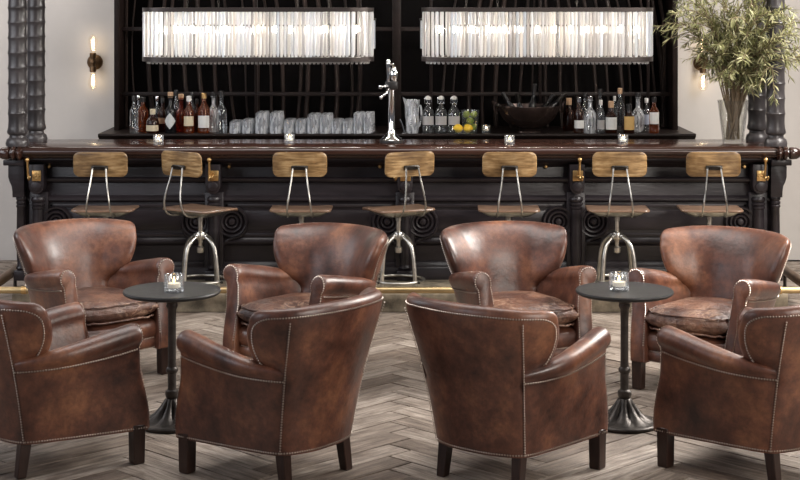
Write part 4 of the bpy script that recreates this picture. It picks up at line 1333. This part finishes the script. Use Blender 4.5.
def branch(tip, base, sag, nsub, lab):
    base_l = Vector(base) - Vector((VX, VY, ZT+.027))
    sb = bmesh.new(); lb = bmesh.new()
    B = Vector((0, 0, 0)); T = Vector(tip)-Vector(base)
    # stem leaves the vase mouth within its rim
    mouth = Vector((VX, VY, ZT+.30)) - Vector(base); mouth += Vector((min(max(T.x*.17, -.085), .085), min(max(T.y*.2, -.085), .085), 0))
    mid = mouth.lerp(T, .5)+Vector((-T.x*.10, -T.y*.1, .05+abs(T.x)*.12))
    pts = curve_pts([B, mouth, mid, T+Vector((0, 0, -sag))], 8)
    pts = [clear_of_columns(p, base) for p in pts]
    n = len(pts)
    tube(sb, pts, [.0065*(1-i/n)+.0016 for i in range(n)], 6)
    def leaves_on(line, dens, L0):
        for i in range(1, len(line)):
            a_, b_ = line[i-1], line[i]; dd = (b_-a_)
            k = max(1, int(dd.length*dens+rb.random()))
            for j in range(k):
                p = a_.lerp(b_, rb.random()); d0 = dd.normalized()
                rnd = Vector((rb.gauss(0, 1), rb.gauss(0, 1), rb.gauss(0, .8))); rnd -= d0*rnd.dot(d0)
                if rnd.length < .01: continue
                d = d0*.75 + rnd.normalized()*rb.uniform(.5, 1.0)
                LL = L0*rb.uniform(.7, 1.3); tip_ = p+d.normalized()*LL
                if (clear_of_columns(tip_, base, .075)-tip_).length > 1e-5: continue
                leaf(lb, p, d, Vector((rb.gauss(0, .5), rb.gauss(0, .5), 1)), LL, rb.uniform(.0038, .0066))
    for s in range(nsub):
        i = rb.randint(int(n*.42), n-3)
        p = pts[i]; d = (pts[i+1]-pts[i]).normalized()
        side = Vector((rb.gauss(0, 1), rb.gauss(0, .7), rb.gauss(0, .55))).normalized()
        L = rb.uniform(.12, .30)
        e = p + (d*.6+side*.75)*L + Vector((0, 0, -.02))
        line = curve_pts([p, p.lerp(e, .5)+Vector((0, 0, .03)), e+Vector((0, 0, -.03))], 4)
        line = [clear_of_columns(p_, base) for p_ in line]
        tube(sb, line, [.0028*(1-k/len(line))+.0012 for k in range(len(line))], 5)
        leaves_on(line, 120, .064)
    leaves_on(pts[int(n*.55):], 70, .062)
    st = obj('branch', sb, 'bark', bunch, loc=base_l); obj('leaves', lb, 'leaf', st, ang=80)
tips = [(692, 22, -.15), (685, 26, .05), (700, -18, .10), (708, 18, -.20), (694, 34, .12), (716, -45, -.10), (730, 5, -.25), (741, -40, .15), (752, -8, -.18),
        (766, -35, .10), (778, -12, -.12), (792, 20, .08), (800, 50, -.12), (760, 48, -.22), (735, 62, -.24), (785, 62, .02), (722, 12, .22), (755, 20, .20), (702, 2, -.24), (772, 30, -.05), (746, 30, -.1), (716, 40, .0),
        (757, 12, -.42), (770, 40, -.40), (781, 8, -.44), (764, -25, -.40), (776, 60, -.38), (748, 52, -.36), (790, 34, -.42), (694, -5, -.05), (724, 46, -.2)]
bunch = thing('leafy_branches', 'big loose bunch of narrow-leaved green branches in the clear glass vase', 'plant', (VX, VY, ZT+.027))
for i, (px, py, dy) in enumerate(tips):
    Yt = VY+dy
    a = rb.uniform(0, 2*PI); q = .052*math.sqrt(rb.random())
    branch((X_at(px, Yt), Yt, Z_at(py, Yt)), (VX+q*math.cos(a), VY+q*math.sin(a), ZT+.027), .02 if py < 40 else .05, 9,
           None)

# ------------------------------------------------------------------ lights
def area(name, loc, target, size, sy, power, col):
    l = bpy.data.lights.new(name, 'AREA'); l.shape = 'RECTANGLE'; l.size = size; l.size_y = sy; l.energy = power; l.color = col
    o = bpy.data.objects.new(name, l); C.objects.link(o); o.location = loc
    o.rotation_euler = (Vector(target)-Vector(loc)).to_track_quat('-Z', 'Y').to_euler(); return o
def point(name, loc, power, col, r=.03):
    l = bpy.data.lights.new(name, 'POINT'); l.energy = power; l.color = col; l.shadow_soft_size = r
    o = bpy.data.objects.new(name, l); C.objects.link(o); o.location = loc; return o
area('window_light_back', (4.0, 9.7, 3.3), (0, 8.0, .4), 2.4, 1.4, 420, (1, .95, .89))
area('window_light_left', (-4.7, 9.2, 2.6), (-1.4, 11.6, 1.6), 2.4, 2.0, 75, (.93, .95, 1))
for wx in (-3.3, 3.3):
    area('upper_wall_fill', (wx, 12.2, 3.5), (wx*.98, 12.8, 1.7), 2.4, .25, 34 if wx < 0 else 26, (1, .95, .90))  # unseen strips added to brighten the upper wall
area('overhead_fill', (0, 8.2, 4.7), (0, 8.4, 0), 5.5, 2.2, 225, (1, .97, .94))  # soft overhead fill, added to lift floor and chairs
area('window_light_front', (4.6, 3.2, 3.0), (.2, 9.4, .5), 2.4, 2.2, 255, (1, .93, .85))
area('front_left_fill', (-4.6, 4.2, 2.4), (-.6, 8.0, .5), 2.0, 2.4, 62, (.90, .92, 1))  # added cool fill from front left, no doorway there
for cx in (-1.0, .968):
    for k in range(7):
        point('chandelier_light', (cx-.66+.22*k, YC, 1.845), 8.0, (1, .965, .90), .025)
for px in (95, 701):
    for dz in (.15, -.15):
        point('sconce_light', (X_at(px, SY), SY-.088, Z_at(62, SY)+dz), .3, (1, .82, .60), .02)

w = bpy.data.worlds.new('World'); S.world = w; w.use_nodes = True
w.node_tree.nodes['Background'].inputs[0].default_value = (.85, .90, 1, 1)
w.node_tree.nodes['Background'].inputs[1].default_value = .11

# ------------------------------------------------------------------ camera
cam = bpy.data.cameras.new('camera'); co = bpy.data.objects.new('camera', cam); C.objects.link(co)
co.location = (0, 0, H); co.rotation_euler = (PI/2, 0, 0)
cam.sensor_width = 36; cam.lens = F/800*36; cam.shift_y = -240/800
cam.clip_end = 60
S.camera = co
S.view_settings.view_transform = 'Standard'; S.view_settings.look = 'None'
S.view_settings.gamma = 1; S.view_settings.use_curve_mapping = False
S.view_settings.exposure = 0.0
S.cycles.use_denoising = True
S.cycles.max_bounces = 10; S.cycles.transmission_bounces = 10; S.cycles.transparent_max_bounces = 10
S.cycles.caustics_refractive = True
S.cycles.sample_clamp_indirect = 6
